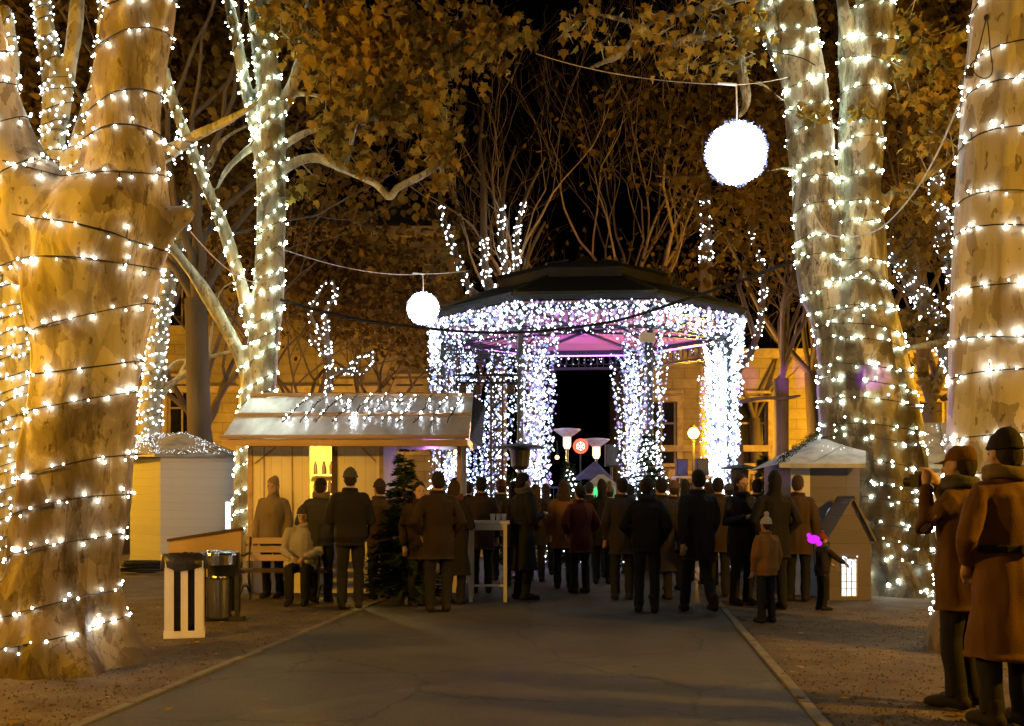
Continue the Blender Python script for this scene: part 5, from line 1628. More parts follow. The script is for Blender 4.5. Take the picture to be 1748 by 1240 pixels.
# counter with bright edge near outer right post
d = 24.2
t = thing('serving_table', 'low serving table under the loudspeakers near the blazing post', 'table', (P(1180, 0, d).x, d, 0))
xa, xb = P(1150, 0, d).x, P(1214, 0, d).x; z = CH + (HY - 815) / F * d
b = MB(); b.box(((xa + xb) / 2, d, z), (xb - xa, .6, .05)); b.build('table_top', M['dish'], t)
for x in (xa + .06, xb - .06):
    b = MB(); b.box((x, d - .2, z / 2), (.06, .06, z - .05)); b.build('leg', M['iron'], t)


# ---------------------------------------------------------------- fir trees
def fir(px, d, h, w, label, seed, lights=0, bulb='bulb_far', br=.018):
    r = random.Random(seed)
    base = P(px, HY, d); base.z = 0
    t = thing('fir_tree', label, 'fir tree', base, 0, None)
    tm = MB(); tm.tube([base, base + Vector((0, 0, h * .5)), base + Vector((0, 0, h))], [.05, .03, .006], 7)
    nm = MB(); tips = []
    z = .18
    while z < h - .05:
        f = 1 - z / h
        nb = 6 + int(9 * f)
        for k in range(nb):
            a = r.uniform(0, 2 * PI); L = w * (f ** .85) * r.uniform(.65, 1.1) + .05
            dr = Vector((math.cos(a), math.sin(a), .12)); p0_ = base + Vector((0, 0, z + r.uniform(-.05, .05)))
            n = max(3, int(L / .07)); prev = p0_
            for i in range(1, n + 1):
                s_ = i / n
                p_ = p0_ + Vector((dr.x * L * s_, dr.y * L * s_, .12 * L * s_ - .38 * L * s_ * s_ + .12 * L * s_ ** 3))
                tm.tube([prev, p_], .004, 3, caps=False)
                side = Vector((-dr.y, dr.x, 0))
                for q in range(12):
                    sgn = -1 if q % 2 else 1
                    c_ = prev.lerp(p_, r.random())
                    ln = (.11 * (1 - s_ * .5) + .03) * r.uniform(.7, 1.3)
                    tip = c_ + side * sgn * ln * .8 + Vector((dr.x, dr.y, 0)) * ln * .6 + Vector((0, 0, r.gauss(0, .03)))
                    wv = Vector((0, 0, .006 + .004 * r.random()))
                    nm.add([c_ - wv, c_ + wv, tip], [(0, 1, 2)])
                prev = p_
            tips.append((p0_, prev))
        z += h / (16 + h * 4)
    tm.build('trunk', M['bark_far'], t); nm.build('crown', M['fir'], t)
    if lights:
        mb = MB(); a = 0
        pts = []
        for i in range(lights):
            f = i / lights; zz_ = .2 + (h - .25) * f; rr = w * (1 - zz_ / h) ** .85 * r.uniform(.75, 1.02) + .03
            a += 2.4 * .35 + r.uniform(-.1, .1)
            p_ = base + Vector((math.cos(a) * rr, math.sin(a) * rr, zz_ - .1)); pts.append(p_)
            mb.octa(p_, br * r.choice((.7, .9, 1, 1.3)), 1)
        mb.tube(pts, .004, 3, 0)
        o = mb.build('fairy_lights', [M['cable'], M[bulb]], None, origin=base); o.location = base
        tag(o, 'bright bulbs strung on the ' + label.split(' with')[0].replace('lit ', ''), 'fairy lights', 'light strings on the fir trees')


fir(690, 13.6, 2.1, .62, 'dark unlit fir tree at the right end of the metal roofed hut', 1)
fir(972, 20.6, 2.2, .62, 'lit fir tree below the left lit heater with white bulbs', 2, 130, br=.02)
fir(1108, 19.4, 2.75, .92, 'lit taller fir tree before the front right post with white bulbs', 3, 190, br=.022)
fir(1303, 19.5, 2.35, .42, 'dark slim fir tree left of the white hut roof', 4)
fir(876, 20.5, 2.0, .55, 'lit low fir tree behind the black patio heater with white bulbs', 5, 120, br=.02)
# bright hanging lights of stalls behind crowd
SP = 'bare bulbs over the stalls at the left of the bandstand'
for (px, py, d, rr, m, lab) in ((778, 771, 19, .035, 'sodium', 'small yellow bulb under the far end of the hut roof'), (951, 781, 24, .045, 'sodium', 'orange bulb glowing left of the red neon sign')):
    p = P(px, py, d); t = thing('hanging_bulb', lab, 'bulb', p, 0, None)
    b = MB(); b.ball(p, rr, seg=10, rings=6); b.build('globe', M[m], t)
    b = MB(); b.tube([p + Vector((0, 0, rr)), p + Vector((0, 0, rr + .35))], .008, 4); b.lathe(p + Vector((0, 0, rr * .8)), [(rr * .6, 0), (rr * .5, .05), (.01, .06)], 8); b.build('socket', M['black'], t)
b = MB(); r = random.Random(6)
q0 = P(745, 830, 18.5)
for k in range(70):
    a = r.random(); b.octa(P(738 + 45 * a + r.gauss(0, 4), 835 - 55 * a + r.gauss(0, 9), 18.5 + r.gauss(0, .2)), r.choice((.014, .018, .026)), 1)
b.tube([P(735, 840, 18.5), P(755, 812, 18.5), P(782, 780, 18.5)], .006, 4, 0)
o = b.build('fairy_lights', [M['cable'], M['bulb_far']], None, origin=q0); o.location = q0
tag(o, 'slanting bunch of white bulbs over the crowd right of the dark fir', 'fairy lights')

# ---------------------------------------------------------------- people
PM = {}


def limbs_for(pose):
    """joint positions, person faces +Y, feet on z = 0, height 1.75"""
    J = dict(lean=0., hipz=.90,
             hipL=(-.09, 0, .90), kneeL=(-.10, .02, .49), ankL=(-.105, -.02, .09), hipR=(.09, 0, .90), kneeR=(.10, .02, .49), ankR=(.105, -.02, .09),
             shL=(-.185, -.01, 1.40), elL=(-.24, -.03, 1.12), wrL=(-.235, .06, .87), shR=(.185, -.01, 1.40), elR=(.24, -.03, 1.12), wrR=(.235, .06, .87), head=(0, .02, 0), turn=0)
    if pose == 'hold': J.update(elL=(-.25, 0, 1.12), wrL=(-.10, .25, 1.16), elR=(.25, 0, 1.12), wrR=(.10, .25, 1.18))
    if pose == 'pocket': J.update(elL=(-.30, -.06, 1.13), wrL=(-.20, .08, .98), elR=(.30, -.06, 1.13), wrR=(.20, .08, .98))
    if pose == 'walk': J.update(kneeL=(-.10, .16, .50), ankL=(-.10, .26, .10), kneeR=(.10, -.02, .48), ankR=(.10, -.32, .16), elL=(-.24, -.14, 1.13), wrL=(-.23, -.14, .88), elR=(.24, .08, 1.13), wrR=(.22, .24, .95))
    if pose == 'camera': J.update(elL=(-.27, .12, 1.20), wrL=(-.08, .20, 1.50), elR=(.27, .12, 1.20), wrR=(.08, .20, 1.50))
    if pose == 'sit': J.update(hipz=.50, hipL=(-.09, 0, .50), kneeL=(-.11, .42, .50), ankL=(-.11, .40, .09), hipR=(.09, 0, .50), kneeR=(.11, .42, .50), ankR=(.11, .42, .09),
                              shL=(-.185, .02, 1.0), elL=(-.24, .08, .72), wrL=(-.10, .30, .66), shR=(.185, .02, 1.0), elR=(.24, .08, .72), wrR=(.10, .30, .66))
    if pose == 'reach': J.update(elR=(.27, .20, 1.22), wrR=(.24, .42, 1.10), elL=(-.25, .1, 1.15), wrL=(-.2, .32, 1.05))
    return {k: (Vector(v) if isinstance(v, tuple) else v) for k, v in J.items()}


def person_meshes(pose, coat, head):
    key = (pose, coat, head)
    if key in PM: return PM[key]
    J = limbs_for(pose); dz = J['hipz'] - .90
    V = Vector
    # body: one continuous surface
    b = MB()
    b.stack([(0, 0, .84 + dz, .13, .095), (0, 0, .95 + dz, .165, .115), (0, 0, 1.08 + dz, .14, .10), (0, 0, 1.25 + dz, .165, .115), (0, -.01, 1.36 + dz, .17, .095), (0, -.01, 1.43 + dz, .105, .075), (0, 0, 1.47 + dz, .06, .06), (0, .012, 1.55 + dz, .055, .058)])
    b.stack([(0, .045, 1.51 + dz, .032, .035), (0, .04, 1.54 + dz, .055, .062), (0, .02, 1.60 + dz, .070, .088), (0, .012, 1.65 + dz, .076, .096), (0, .005, 1.70 + dz, .070, .086), (0, 0, 1.735 + dz, .048, .058), (0, 0, 1.75 + dz, .02, .025)])
    b.tube([(0, .105, 1.645 + dz), (0, .124, 1.605 + dz)], [.010, .016], 6, dome=True)           # nose
    b.tube([(-.025, .098, 1.567 + dz), (.025, .098, 1.567 + dz)], .009, 6, dome=True)             # lips
    for s_ in (-1, 1): b.ball((s_ * .077, .01, 1.62 + dz), .026, sc=(.45, .8, 1.1))              # ears
    for s_ in 'LR':
        b.tube([J['hip' + s_], J['knee' + s_], J['ank' + s_]], [.085, .056, .040], 10, dome=True)
        f = J['ank' + s_]; b.tube([f + V((0, -.03, -.04)), f + V((0, .17, -.055))], [.036, .03], 8, dome=True)
        b.tube([J['sh' + s_] + V((-.04 if s_ == 'R' else .04, 0, -.03)), J['sh' + s_].lerp(J['el' + s_], .25), J['el' + s_], J['wr' + s_]], [.036, .040, .034, .027], 10, dome=True)
        d = (J['wr' + s_] - J['el' + s_]).normalized(); w = J['wr' + s_]
        sd = d.orthogonal().normalized()
        sx = 1 if s_ == 'R' else -1
        ac = V((sx, 0, 0)) - d * d.dot(V((sx, 0, 0)))
        ac = ac.normalized() if ac.length > .2 else sd
        nr = d.cross(ac).normalized()
        if nr.z > 0 and pose != 'stand': nr = -nr
        b.tube([w, w + d * .045, w + d * .085], [.027, .034, .036], 8, dome=True)
        for q, (of, ln) in enumerate(((-.030, .060), (-.010, .074), (.011, .070), (.031, .055))):
            r0_ = w + d * .088 + ac * of
            b.tube([r0_ - d * .02, r0_ + d * ln * .45, r0_ + d * ln * .8 + nr * ln * .35, r0_ + d * ln * .95 + nr * ln * .7], [.0095, .0092, .0085, .0075], 6, dome=True)
        b.tube([w + d * .03 - ac * .026, w + d * .06 - ac * .052 + nr * .01, w + d * .09 - ac * .052 + nr * .03], [.011, .010, .0085], 6, dome=True)
    body = remeshed(b, .009, 3)
    # coat
    c = MB(); low = {'short': .80, 'mid': .66, 'long': .42}[coat] if pose != 'sit' else .84
    fl = {'short': .175, 'mid': .20, 'long': .235}[coat]
    puff = .012 if coat != 'short' else .028
    secs = [(0, 0, low + dz, fl, fl * .74), (0, 0, low + .02 + dz, fl, fl * .76)]
    if low < .9: secs.append((0, 0, .92 + dz, .185 + puff, .14 + puff))
    secs += [(0, 0, 1.08 + dz, .17 + puff, .13 + puff), (0, 0, 1.25 + dz, .19 + puff, .145 + puff), (0, -.01, 1.38 + dz, .20 + puff, .13 + puff), (0, -.01, 1.45 + dz, .12, .10), (0, .0, 1.50 + dz, .078, .08), (0, .005, 1.53 + dz, .07, .075)]
    c.stack(secs, 16)
    for s_ in 'LR':
        c.tube([J['sh' + s_] + V((-.07 if s_ == 'R' else .07, 0, .008)), J['sh' + s_] + V((-.012 if s_ == 'R' else .012, 0, -.012)), J['sh' + s_].lerp(J['el' + s_], .3), J['el' + s_], J['wr' + s_] - (J['wr' + s_] - J['el' + s_]).normalized() * .02], [.066 + puff * .3, .070 + puff * .4, .068 + puff * .5, .058 + puff * .5, .047], 10, dome=True)
    if head == 'hood': c.stack([(0, -.03, 1.44 + dz, .11, .09), (0, -.03, 1.51 + dz, .088, .085), (0, -.022, 1.58 + dz, .088, .095), (0, -.012, 1.65 + dz, .094, .108), (0, -.014, 1.71 + dz, .088, .102), (0, -.03, 1.765 + dz, .06, .07), (0, -.05, 1.79 + dz, .025, .03)])
    if pose == 'sit':
        for s_ in 'LR': c.tube([J['hip' + s_] + V((0, 0, .03)), J['hip' + s_].lerp(J['knee' + s_], .5) + V((0, 0, .02))], [.11, .09], 10, dome=True)
    if head != 'hood': c.tube([(.082 * math.cos(a), .004 + .088 * math.sin(a), 1.505 + dz - .012 * math.sin(a)) for a in [2 * PI * i / 16 for i in range(17)]], .026, 8, caps=False)
    for s_ in 'LR':
        dd = (J['wr' + s_] - J['el' + s_]).normalized(); c.tube([J['wr' + s_] - dd * .05, J['wr' + s_] - dd * .012], [.054, .054], 10)
    if pose != 'sit': c.tube([(fl * math.cos(a), fl * .76 * math.sin(a), low + .012 + dz) for a in [2 * PI * i / 24 for i in range(25)]], .016, 6, caps=False)
    coat_me = remeshed(c, .012, 3)
    displace(coat_me, .022, 6.5, .012, 14)
    t = MB()
    for s_ in 'LR':
        t.tube([J['hip' + s_] + V((0, 0, .02)), J['hip' + s_].lerp(J['knee' + s_], .5), J['knee' + s_], J['knee' + s_].lerp(J['ank' + s_], .55), J['ank' + s_] + V((0, 0, .0))], [.090, .086, .072, .068, .066], 12, dome=False)
    t.stack([(0, 0, .82 + dz, .145, .10), (0, 0, .95 + dz, .158, .112), (0, 0, 1.0 + dz, .15, .105)])
    tro = remeshed(t, .013, 3); displace(tro, .011, 9, .006, 20)
    sh = {}
    for s_ in 'LR':
        q = MB(); f = J['ank' + s_]
        pit = V((0, 0, 0))
        q.tube([f + V((0, -.045, -.035)), f + V((0, .05, -.03)), f + V((0, .13, -.045)), f + V((0, .19, -.055))], [.052, .052, .046, .036], 10, dome=True)
        q.tube([f + V((0, -.02, -.03)), f + V((0, -.01, .08))], [.052, .056], 10, dome=True)
        sh[s_] = remeshed(q, .012, 2)
    hd = MB()
    if head in ('beanie', 'pompom'):
        hd.stack([(0, .004, 1.655 + dz, .088, .106), (0, .002, 1.69 + dz, .089, .106), (0, -.004, 1.73 + dz, .078, .094), (0, -.01, 1.765 + dz, .05, .062), (0, -.012, 1.79 + dz, .02, .03)], 18)
        hd.tube([V((.088 * math.cos(a), .004 + .106 * math.sin(a), 1.662 + dz)) for a in [2 * PI * i / 20 for i in range(21)]], .013, 6, caps=False)
        if head == 'pompom': hd.ball((0, -.012, 1.82 + dz), .045, seg=10, rings=7)
    elif head == 'cap':
        hd.stack([(0, .0, 1.66 + dz, .086, .104), (0, -.002, 1.70 + dz, .085, .102), (0, -.006, 1.74 + dz, .07, .085), (0, -.008, 1.765 + dz, .035, .045)], 18)
        hd.add([(-.07, .08, 1.665 + dz), (.07, .08, 1.665 + dz), (.05, .17, 1.65 + dz), (-.05, .17, 1.65 + dz), (-.07, .08, 1.655 + dz), (.07, .08, 1.655 + dz), (.05, .17, 1.642 + dz), (-.05, .17, 1.642 + dz)], [(0, 1, 2, 3), (7, 6, 5, 4), (3, 2, 6, 7), (0, 3, 7, 4), (2, 1, 5, 6)])
    elif head == 'long':
        hd.stack([(0, -.05, 1.36 + dz, .07, .035), (0, -.065, 1.44 + dz, .10, .055), (0, -.045, 1.55 + dz, .092, .075), (0, -.02, 1.63 + dz, .092, .10), (0, -.012, 1.70 + dz, .085, .10), (0, -.008, 1.75 + dz, .055, .065), (0, -.008, 1.77 + dz, .02, .025)], 16)
    else:
        hd.stack([(0, -.055, 1.555 + dz, .05, .04), (0, -.035, 1.61 + dz, .082, .075), (0, -.015, 1.665 + dz, .086, .098), (0, -.006, 1.71 + dz, .080, .096), (0, -.004, 1.75 + dz, .055, .066), (0, -.004, 1.772 + dz, .02, .026)], 16)
    hm = remeshed(hd, .010, 3); displace(hm, .004, 14, .004, 40)
    hu = None
    if head in ('beanie', 'pompom', 'cap'):
        q = MB(); q.stack([(0, -.055, 1.555 + dz, .05, .035), (0, -.04, 1.60 + dz, .076, .062), (0, -.03, 1.645 + dz, .078, .076), (0, -.02, 1.68 + dz, .07, .075)], 16)
        hu = remeshed(q, .010, 2); displace(hu, .005, 16, .005, 45); hu.polygons.foreach_set('use_smooth', [True] * len(hu.polygons))
    PM[key + ('hair',)] = hu
    ey = MB()
    for s_ in (-1, 1): ey.ball((s_ * .030, .098, 1.632 + dz), .010, seg=8, rings=6)
    em = ey.mesh('eye')
    for m_ in (body, coat_me, tro, hm, *sh.values()): m_.polygons.foreach_set('use_smooth', [True] * len(m_.polygons))
    PM[key] = (body, coat_me, tro, sh, hm, em)
    return PM[key]


CLOTH = {}


def cloth(col):
    if col not in CLOTH: CLOTH[col] = surf('cloth', col, .8, scale=2.5, var=.10, bump=.35, bscale=130, spec=.25)
    return CLOTH[col]


def scarf_mesh():
    if 'scarf' not in PM:
        b = MB(); r = random.Random(1)
        for k in range(2): b.tube([(.098 * math.cos(a), .006 + .098 * math.sin(a), 1.50 + .035 * k + .012 * math.sin(2 * a + k)) for a in [2 * PI * i / 18 for i in range(19)]], .03, 8, caps=False)
        b.tube([(.04, .10, 1.50), (.055, .15, 1.42), (.06, .165, 1.28), (.062, .165, 1.14)], [.03, .036, .034, .03], 8, dome=True)
        me = remeshed(b, .012, 3); displace(me, .006, 12, .004, 30); me.polygons.foreach_set('use_smooth', [True] * len(me.polygons)); PM['scarf'] = me
    return PM['scarf']


def belt_mesh():
    if 'belt' not in PM:
        b = MB(); b.stack([(0, 0, 1.045, .196, .156), (0, 0, 1.05, .202, .162), (0, 0, 1.085, .202, .162), (0, 0, 1.09, .196, .156)], 24); b.box((0, -.165, 1.068), (.06, .02, .05))
        PM['belt'] = b.mesh('belt', smooth=False)
    return PM['belt']


def pack_mesh():
    if 'pack' not in PM:
        b = MB()
        b.stack([(0, -.22, .98, .12, .07), (0, -.235, 1.02, .15, .10), (0, -.235, 1.2, .155, .11), (0, -.22, 1.38, .13, .09), (0, -.20, 1.45, .07, .05)], 16)
        b.stack([(0, -.32, 1.03, .09, .03), (0, -.335, 1.08, .11, .045), (0, -.325, 1.2, .10, .04), (0, -.31, 1.23, .08, .02)], 14)
        for s_ in (-1, 1): b.tube([(s_ * .10, -.16, 1.42), (s_ * .12, -.02, 1.515), (s_ * .13, .12, 1.42), (s_ * .14, .15, 1.25), (s_ * .16, .04, 1.08), (s_ * .12, -.16, 1.02)], .02, 6)
        me = remeshed(b, .012, 3); displace(me, .006, 10, .003, 30); me.polygons.foreach_set('use_smooth', [True] * len(me.polygons)); PM['pack'] = me
    return PM['pack']


def person(px, d, h, rz, label, pose='stand', coat='mid', head='short', ccol=(.02, .02, .022), tcol=(.010, .010, .013), hcol=(.02, .013, .01), group=None, z=0, skin='skin'):
    c = P(px, HY, d)
    t = thing('person', label, 'person', (c.x, d, z), R(rz), group)
    s_ = h / 1.75; t.scale = (s_, s_, s_)
    body, cm, tm, sh, hm, em = person_meshes(pose, coat, head)

    def part(name, me, mat):
        o = bpy.data.objects.new(name, me); COL.objects.link(o); o.parent = t
        if len(me.materials) == 0: me.materials.append(mat)
        o.material_slots[0].link = 'OBJECT'; o.material_slots[0].material = mat
        return o
    part('body', body, M['skin']); part('coat', cm, cloth(ccol)); part('trousers', tm, cloth(tcol))
    for k in 'LR': part('shoe', sh[k], cloth((.015, .012, .012)))
    if PM[(pose, coat, head, 'hair')] is not None: part('hair', PM[(pose, coat, head, 'hair')], cloth((.02, .013, .009)))
    ix = int(px * 7 + d * 10)
    if pose != 'sit' and head != 'hood' and ix % 3 == 0 or px > 1600: part('scarf', scarf_mesh(), cloth(((.09, .03, .02), (.06, .06, .065), (.03, .035, .06), (.12, .09, .05))[ix % 4]))
    if pose in ('stand', 'walk', 'hold') and coat != 'long' and ix % 4 == 1: part('backpack', pack_mesh(), cloth(((.012, .012, .014), (.03, .012, .01), (.014, .018, .014))[ix % 3]))
    if coat == 'long': part('belt', belt_mesh(), cloth((.012, .010, .009)))
    part('hat' if head in ('beanie', 'pompom', 'cap') else 'hair', hm, cloth(hcol)); part('eyes' if False else 'eye', em, M['eye'])
    return t


CR = 'visitors standing in the market crowd'
BK = (.009, .008, .008); NV = (.010, .011, .017); BR = (.018, .011, .007); GY_ = (.07, .065, .06); RD = (.07, .013, .01); OC = (.20, .095, .02); TN = (.20, .15, .085)
PEOPLE = [
    # px, depth, height, rz, pose, coat, head, coat colour, hat/hair colour, label
    (598, 13.0, 1.82, 8, 'hold', 'short', 'beanie', BK, (.05, .05, .05), 'person in black jacket with back turned at the yellow hut doorway'),
    (548, 13.9, 1.72, -5, 'pocket', 'short', 'cap', (.03, .03, .035), BK, 'person in dark cap facing the lit yellow hut doorway'),
    (466, 14.5, 1.74, 170, 'stand', 'mid', 'hood', TN, (.2, .15, .08), 'person in tan hooded coat standing against the hut wall'),
    (748, 12.7, 1.78, 14, 'pocket', 'mid', 'short', BR, BK, 'person in brown coat right of the dark fir tree'),
    (776, 13.6, 1.68, -20, 'hold', 'long', 'long', BK, (.03, .016, .008), 'long haired person in long black coat left of the standing table'),
    (716, 13.4, 1.66, 200, 'stand', 'mid', 'long', (.03, .016, .009), BK, 'person in dark brown coat close to the right side of the dark fir tree'),
    (648, 14.3, 1.7, 30, 'pocket', 'mid', 'beanie', (.05, .03, .015), (.03, .02, .02), 'person in brown coat and beanie at the left of the dark fir'),
    (822, 15.2, 1.76, 5, 'stand', 'mid', 'short', (.028, .018, .012), BK, 'person behind the standing table in dark coat'),
    (893, 14.2, 1.80, -60, 'hold', 'long', 'short', NV, BK, 'person in long navy coat standing right of the standing table'),
    (855, 17.5, 1.75, 15, 'stand', 'mid', 'beanie', BK, (.06, .03, .02), 'person in beanie beneath the black patio heater'),
    (962, 16.0, 1.72, 6, 'stand', 'mid', 'long', (.12, .06, .02), (.03, .016, .01), 'person in ochre brown coat in the middle of the crowd'),
    (990, 15.2, 1.64, 22, 'pocket', 'mid', 'short', RD, BK, 'person in dark red jacket in the middle of the crowd'),
    (1028, 16.8, 1.74, -8, 'stand', 'mid', 'hood', BK, BK, 'hooded person in black before the green lit stall'),
    (1062, 14.2, 1.73, 4, 'stand', 'mid', 'short', (.02, .017, .02), BK, 'person in black coat left of the tall lit fir'),
    (1104, 12.6, 1.70, -14, 'pocket', 'short', 'short', BK, (.03, .02, .01), 'broad person in black jacket in front of the tall lit fir'),
    (1150, 15.6, 1.7, 12, 'stand', 'mid', 'beanie', (.03, .02, .016), (.08, .05, .04), 'person in dark coat and pale beanie right of the lit fir'),
    (1192, 12.4, 1.79, 5, 'walk', 'mid', 'short', BK, BK, 'person in dark coat walking toward the bandstand'),
    (1226, 14.6, 1.74, -15, 'stand', 'mid', 'short', (.03, .017, .012), BK, 'person in brown coat below the blazing post'),
    (1266, 13.6, 1.77, 200, 'hold', 'mid', 'long', NV, (.035, .018, .01), 'person in navy coat facing the camera right of the blazing post'),
    (1322, 13.0, 1.78, 10, 'pocket', 'mid', 'hood', BK, BK, 'tall person in black hooded coat left of the mauve hut'),
    (1362, 14.0, 1.76, -25, 'stand', 'mid', 'short', (.06, .035, .014), (.05, .03, .015), 'person in brown coat beside the mauve hut corner'),
    (1308, 11.6, 1.22, 25, 'stand', 'short', 'pompom', OC, (.4, .36, .32), 'child in ochre jacket and pale pompom hat'),
    (1404, 12.9, .98, -75, 'reach', 'short', 'pompom', (.02, .014, .016), (.22, .04, .02), 'child in dark jacket and red hat reaching toward the tiny house'),
    (1128, 18.5, 1.72, 0, 'stand', 'mid', 'short', BK, BK, 'far person in black in front of the serving table'),
    (1244, 18.5, 1.7, 10, 'stand', 'mid', 'beanie', BK, (.07, .05, .05), 'far person in grey beanie under the outer right post'),
    (800, 18.5, 1.74, 0, 'stand', 'mid', 'short', (.03, .02, .015), BK, 'far person in dark coat in front of the truss tower'),
    (932, 18.8, 1.7, 0, 'stand', 'mid', 'hood', (.03, .02, .02), BK, 'far hooded person before the front left post'),
    (1006, 19.5, 1.74, 0, 'stand', 'mid', 'beanie', (.02, .016, .014), (.02, .02, .03), 'far person in dark beanie left of the green lit stall'),
    (1076, 19.0, 1.7, 12, 'stand', 'mid', 'short', (.025, .016, .012), BK, 'far person in dark coat right of the green lit stall'),
    (1170, 17.4, 1.75, -8, 'stand', 'mid', 'hood', BK, BK, 'hooded person in black below the violet faced loudspeaker'),
    (1210, 16.6, 1.7, 8, 'stand', 'mid', 'long', (.03, .017, .012), (.03, .017, .01), 'long haired person in dark coat below the dark loudspeaker by the blazing post'),
    (1292, 16.2, 1.74, -4, 'stand', 'mid', 'short', BK, BK, 'person in black coat before the slim dark fir'),
    (876, 16.4, 1.7, 20, 'pocket', 'mid', 'hood', (.026, .017, .012), BK, 'hooded person in brown behind the navy coat'),
    (915, 17.2, 1.68, -12, 'stand', 'mid', 'long', BK, (.04, .02, .012), 'long haired person in black left of the ochre brown coat'),
    (778, 16.6, 1.78, 6, 'stand', 'mid', 'cap', (.03, .02, .013), BK, 'person in cap and brown coat behind the long haired person'),
    (1040, 18.2, 1.66, 6, 'pocket', 'mid', 'pompom', (.022, .015, .016), (.1, .08, .07), 'person in pale pompom hat right in front of the green lit stall'),
    (1128, 14.2, 1.72, 10, 'stand', 'long', 'short', (.02, .014, .012), BK, 'person in long dark coat between the tall lit fir and the walking person'),
    (518, 13.88, 1.72, 180, 'sit', 'short', 'beanie', (.33, .31, .27), (.03, .03, .03), 'person in pale grey jacket seated on the bench'),
    (1716, 6.3, 1.86, 14, 'pocket', 'long', 'beanie', (.11, .052, .014), BK, 'tall person in long orange brown coat and dark beanie at the right edge'),
    (1640, 6.9, 1.80, 42, 'camera', 'mid', 'cap', (.085, .042, .012), (.10, .05, .014), 'person in rust jacket and cap raising a camera before the right trunk'),
]
for q in PEOPLE:
    px, d, h, rz, pose, coat, head, cc, hc, lab = q
    person(px, d, h, rz, lab, pose, coat, head, cc, hcol=hc, group=CR)

# the camera held by the rust jacket person
q = P(1640, HY, 6.9)
a = R(42); fw = Vector((-math.sin(a), math.cos(a), 0))
cp = Vector((q.x, 6.9, 1.50 * 1.8 / 1.75)) + fw * .30 + Vector((0, 0, .03))
ca = thing('camera', 'black camera held up to the face of the person in rust jacket', 'camera', cp, a)
b = MB(); b.box((0, 0, 0), (.13, .06, .09)); b.box((0, -.005, .055), (.05, .05, .03)); b.build('camera_body', M['black'], ca, origin=(0, 0, 0))
b = MB(); b.tube([(0, .03, -.005), (0, .10, -.005)], [.034, .036], 14); b.build('lens', M['black'], ca, origin=(0, 0, 0))

# magenta glowing toy and push chair
p = P(1389, 921, 12.3)
tw = thing('light_toy', 'glowing magenta toy wand above the small child', 'toy', p)
b = MB(); b.ball(p, .06, seg=10, rings=7, sc=(1.35, .8, .9)); b.ball(p + Vector((.07, 0, -.05)), .035); b.ball(p + Vector((-.06, 0, .05)), .03); b.build('glow_head', M['magenta_glow'], tw, smooth=True)
b = MB(); b.tube([p, p + Vector((.02, .02, -.3))], .012, 6); b.build('grip', M['black'], tw)

# ---------------------------------------------------------------- lights
def point(name, loc, col, w, r=.15):
    l = bpy.data.lights.new(name, 'POINT'); l.color = col; l.energy = w; l.shadow_soft_size = r
    o = bpy.data.objects.new(name, l); COL.objects.link(o); o.location = loc
    return o


SOD = (1, .455, .015)
point('street_and_fill_light', (-8.9, 5.5, 4.6), SOD, 2500, .2)
point('street_and_fill_light', (9.2, 4.8, 4.8), SOD, 3900, .2)
point('street_and_fill_light', (-13.0, 20.6, 5.0), SOD, 1500, .2)
point('street_and_fill_light', (12.5, 19, 5.4), SOD, 800, .2)
point('street_and_fill_light', (-16.5, 27, 5.0), SOD, 1600, .2)
point('street_and_fill_light', (16.5, 26, 5.0), SOD, 1200, .2)
point('street_and_fill_light', (-1.0, -5, 6.5), (1, .62, .28), 400, .3)  # unseen fill lamp behind the camera, put in to warm the path
point('street_and_fill_light', P(1184, 740, 36) + Vector((0, -.3, 0)), SOD, 2600, .22)
point('street_and_fill_light', (-24, 41, 4.5), SOD, 3000, .2)
point('street_and_fill_light', (-10.3, 42.2, 3.2), SOD, 1000, .2)
point('street_and_fill_light', (15.5, 39, 4.5), SOD, 3600, .2)
point('street_and_fill_light', (-7.6, 10.4, 4.4), SOD, 380, .2)  # unseen fill lamp added to brighten the hut wall
point('hut_light', ((dx0 + dx1) / 2 - .3, 16.1, 2.1), (1, .72, .22), 130, .06)
point('stage_light', (GX - .6, GY + .6, 3.6), (.42, .14, 1), 420, .2)
point('stage_light', (GX + 1.2, GY + 1.5, 4.4), (.85, .2, .8), 110, .2)
point('stage_light', (P(735, 790, 18.2)), (.6, .1, 1), 14, .1)


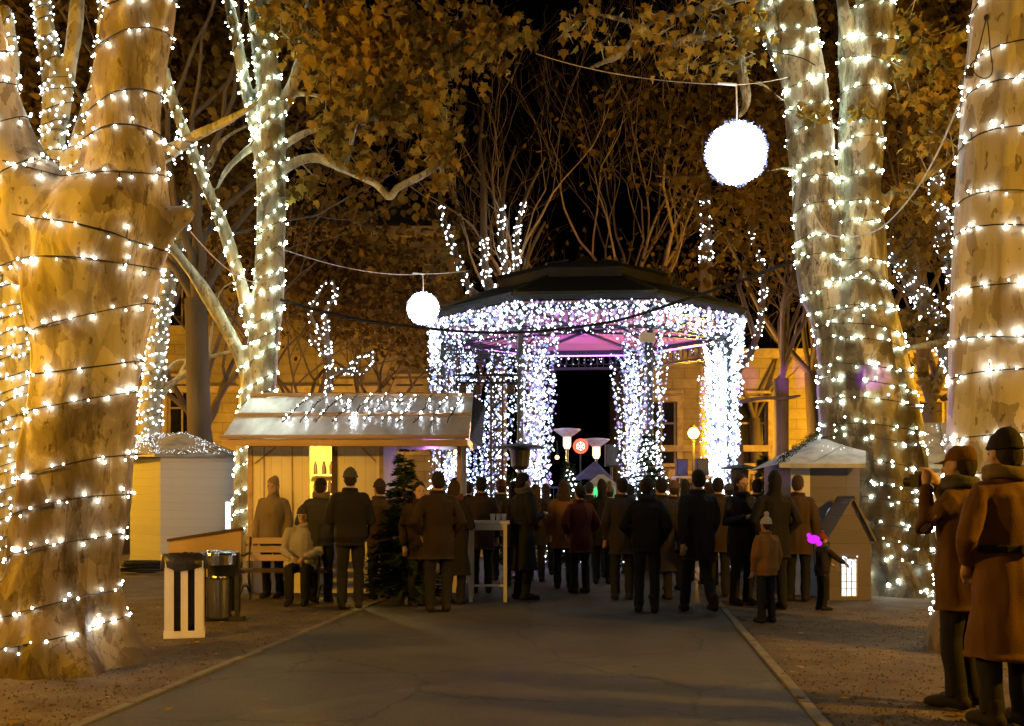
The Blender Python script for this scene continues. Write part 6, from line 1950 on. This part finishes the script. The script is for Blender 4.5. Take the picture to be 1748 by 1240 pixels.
def spot(loc, target, col, w, ang, blend=.6):
    l = bpy.data.lights.new('stage_spot', 'SPOT'); l.color = col; l.energy = w; l.spot_size = R(ang); l.spot_blend = blend; l.shadow_soft_size = .05
    o = bpy.data.objects.new('stage_spot', l); COL.objects.link(o); o.location = loc
    o.rotation_euler = (Vector(target) - Vector(loc)).to_track_quat('-Z', 'Y').to_euler()


spot((3.0, 12.8, 2.5), P(1492, 642, 14.9), (.5, .06, 1), 900, 8)
spot((3.0, 12.8, 2.5), P(1350, 645, 34), (.5, .08, 1), 22000, 3.0)
spot((3.0, 12.8, 2.5), P(1270, 655, 33), (.5, .08, 1), 20000, 2.6)

w = bpy.data.worlds.new('World'); scene.world = w; w.use_nodes = True
t = w.node_tree; bg = t.nodes['Background']
sky = t.nodes.new('ShaderNodeTexSky'); sky.sky_type = 'NISHITA'; sky.sun_disc = False
sky.sun_elevation = R(-5); sky.sun_rotation = R(200)
t.links.new(sky.outputs['Color'], bg.inputs['Color']); bg.inputs['Strength'].default_value = .12
sun = bpy.data.lights.new('moon', 'SUN'); sun.energy = .012; sun.angle = R(.5); sun.color = (1, .85, .65)
so = bpy.data.objects.new('moon', sun); COL.objects.link(so); so.rotation_euler = (R(40), 0, R(200))

cam = bpy.data.cameras.new('Camera'); co = bpy.data.objects.new('Camera', cam); COL.objects.link(co)
cam.sensor_width = 36; cam.lens = 36 * F / 1748; cam.shift_y = (HY - 620) / 1748
co.location = (0, 0, CH); co.rotation_euler = (R(90), 0, 0); cam.clip_end = 1000; cam.clip_start = .05
scene.camera = co
scene.view_settings.view_transform = 'Standard'; scene.view_settings.look = 'None'; scene.view_settings.exposure = 0; scene.view_settings.gamma = 1
scene.render.engine = 'CYCLES'
cy = scene.cycles
cy.use_denoising = True; cy.max_bounces = 5; cy.diffuse_bounces = 3; cy.glossy_bounces = 2; cy.transmission_bounces = 3
cy.sample_clamp_indirect = 4; cy.sample_clamp_direct = 0; cy.use_light_tree = True; cy.caustics_reflective = False; cy.caustics_refractive = False
cy.filter_width = 1.5
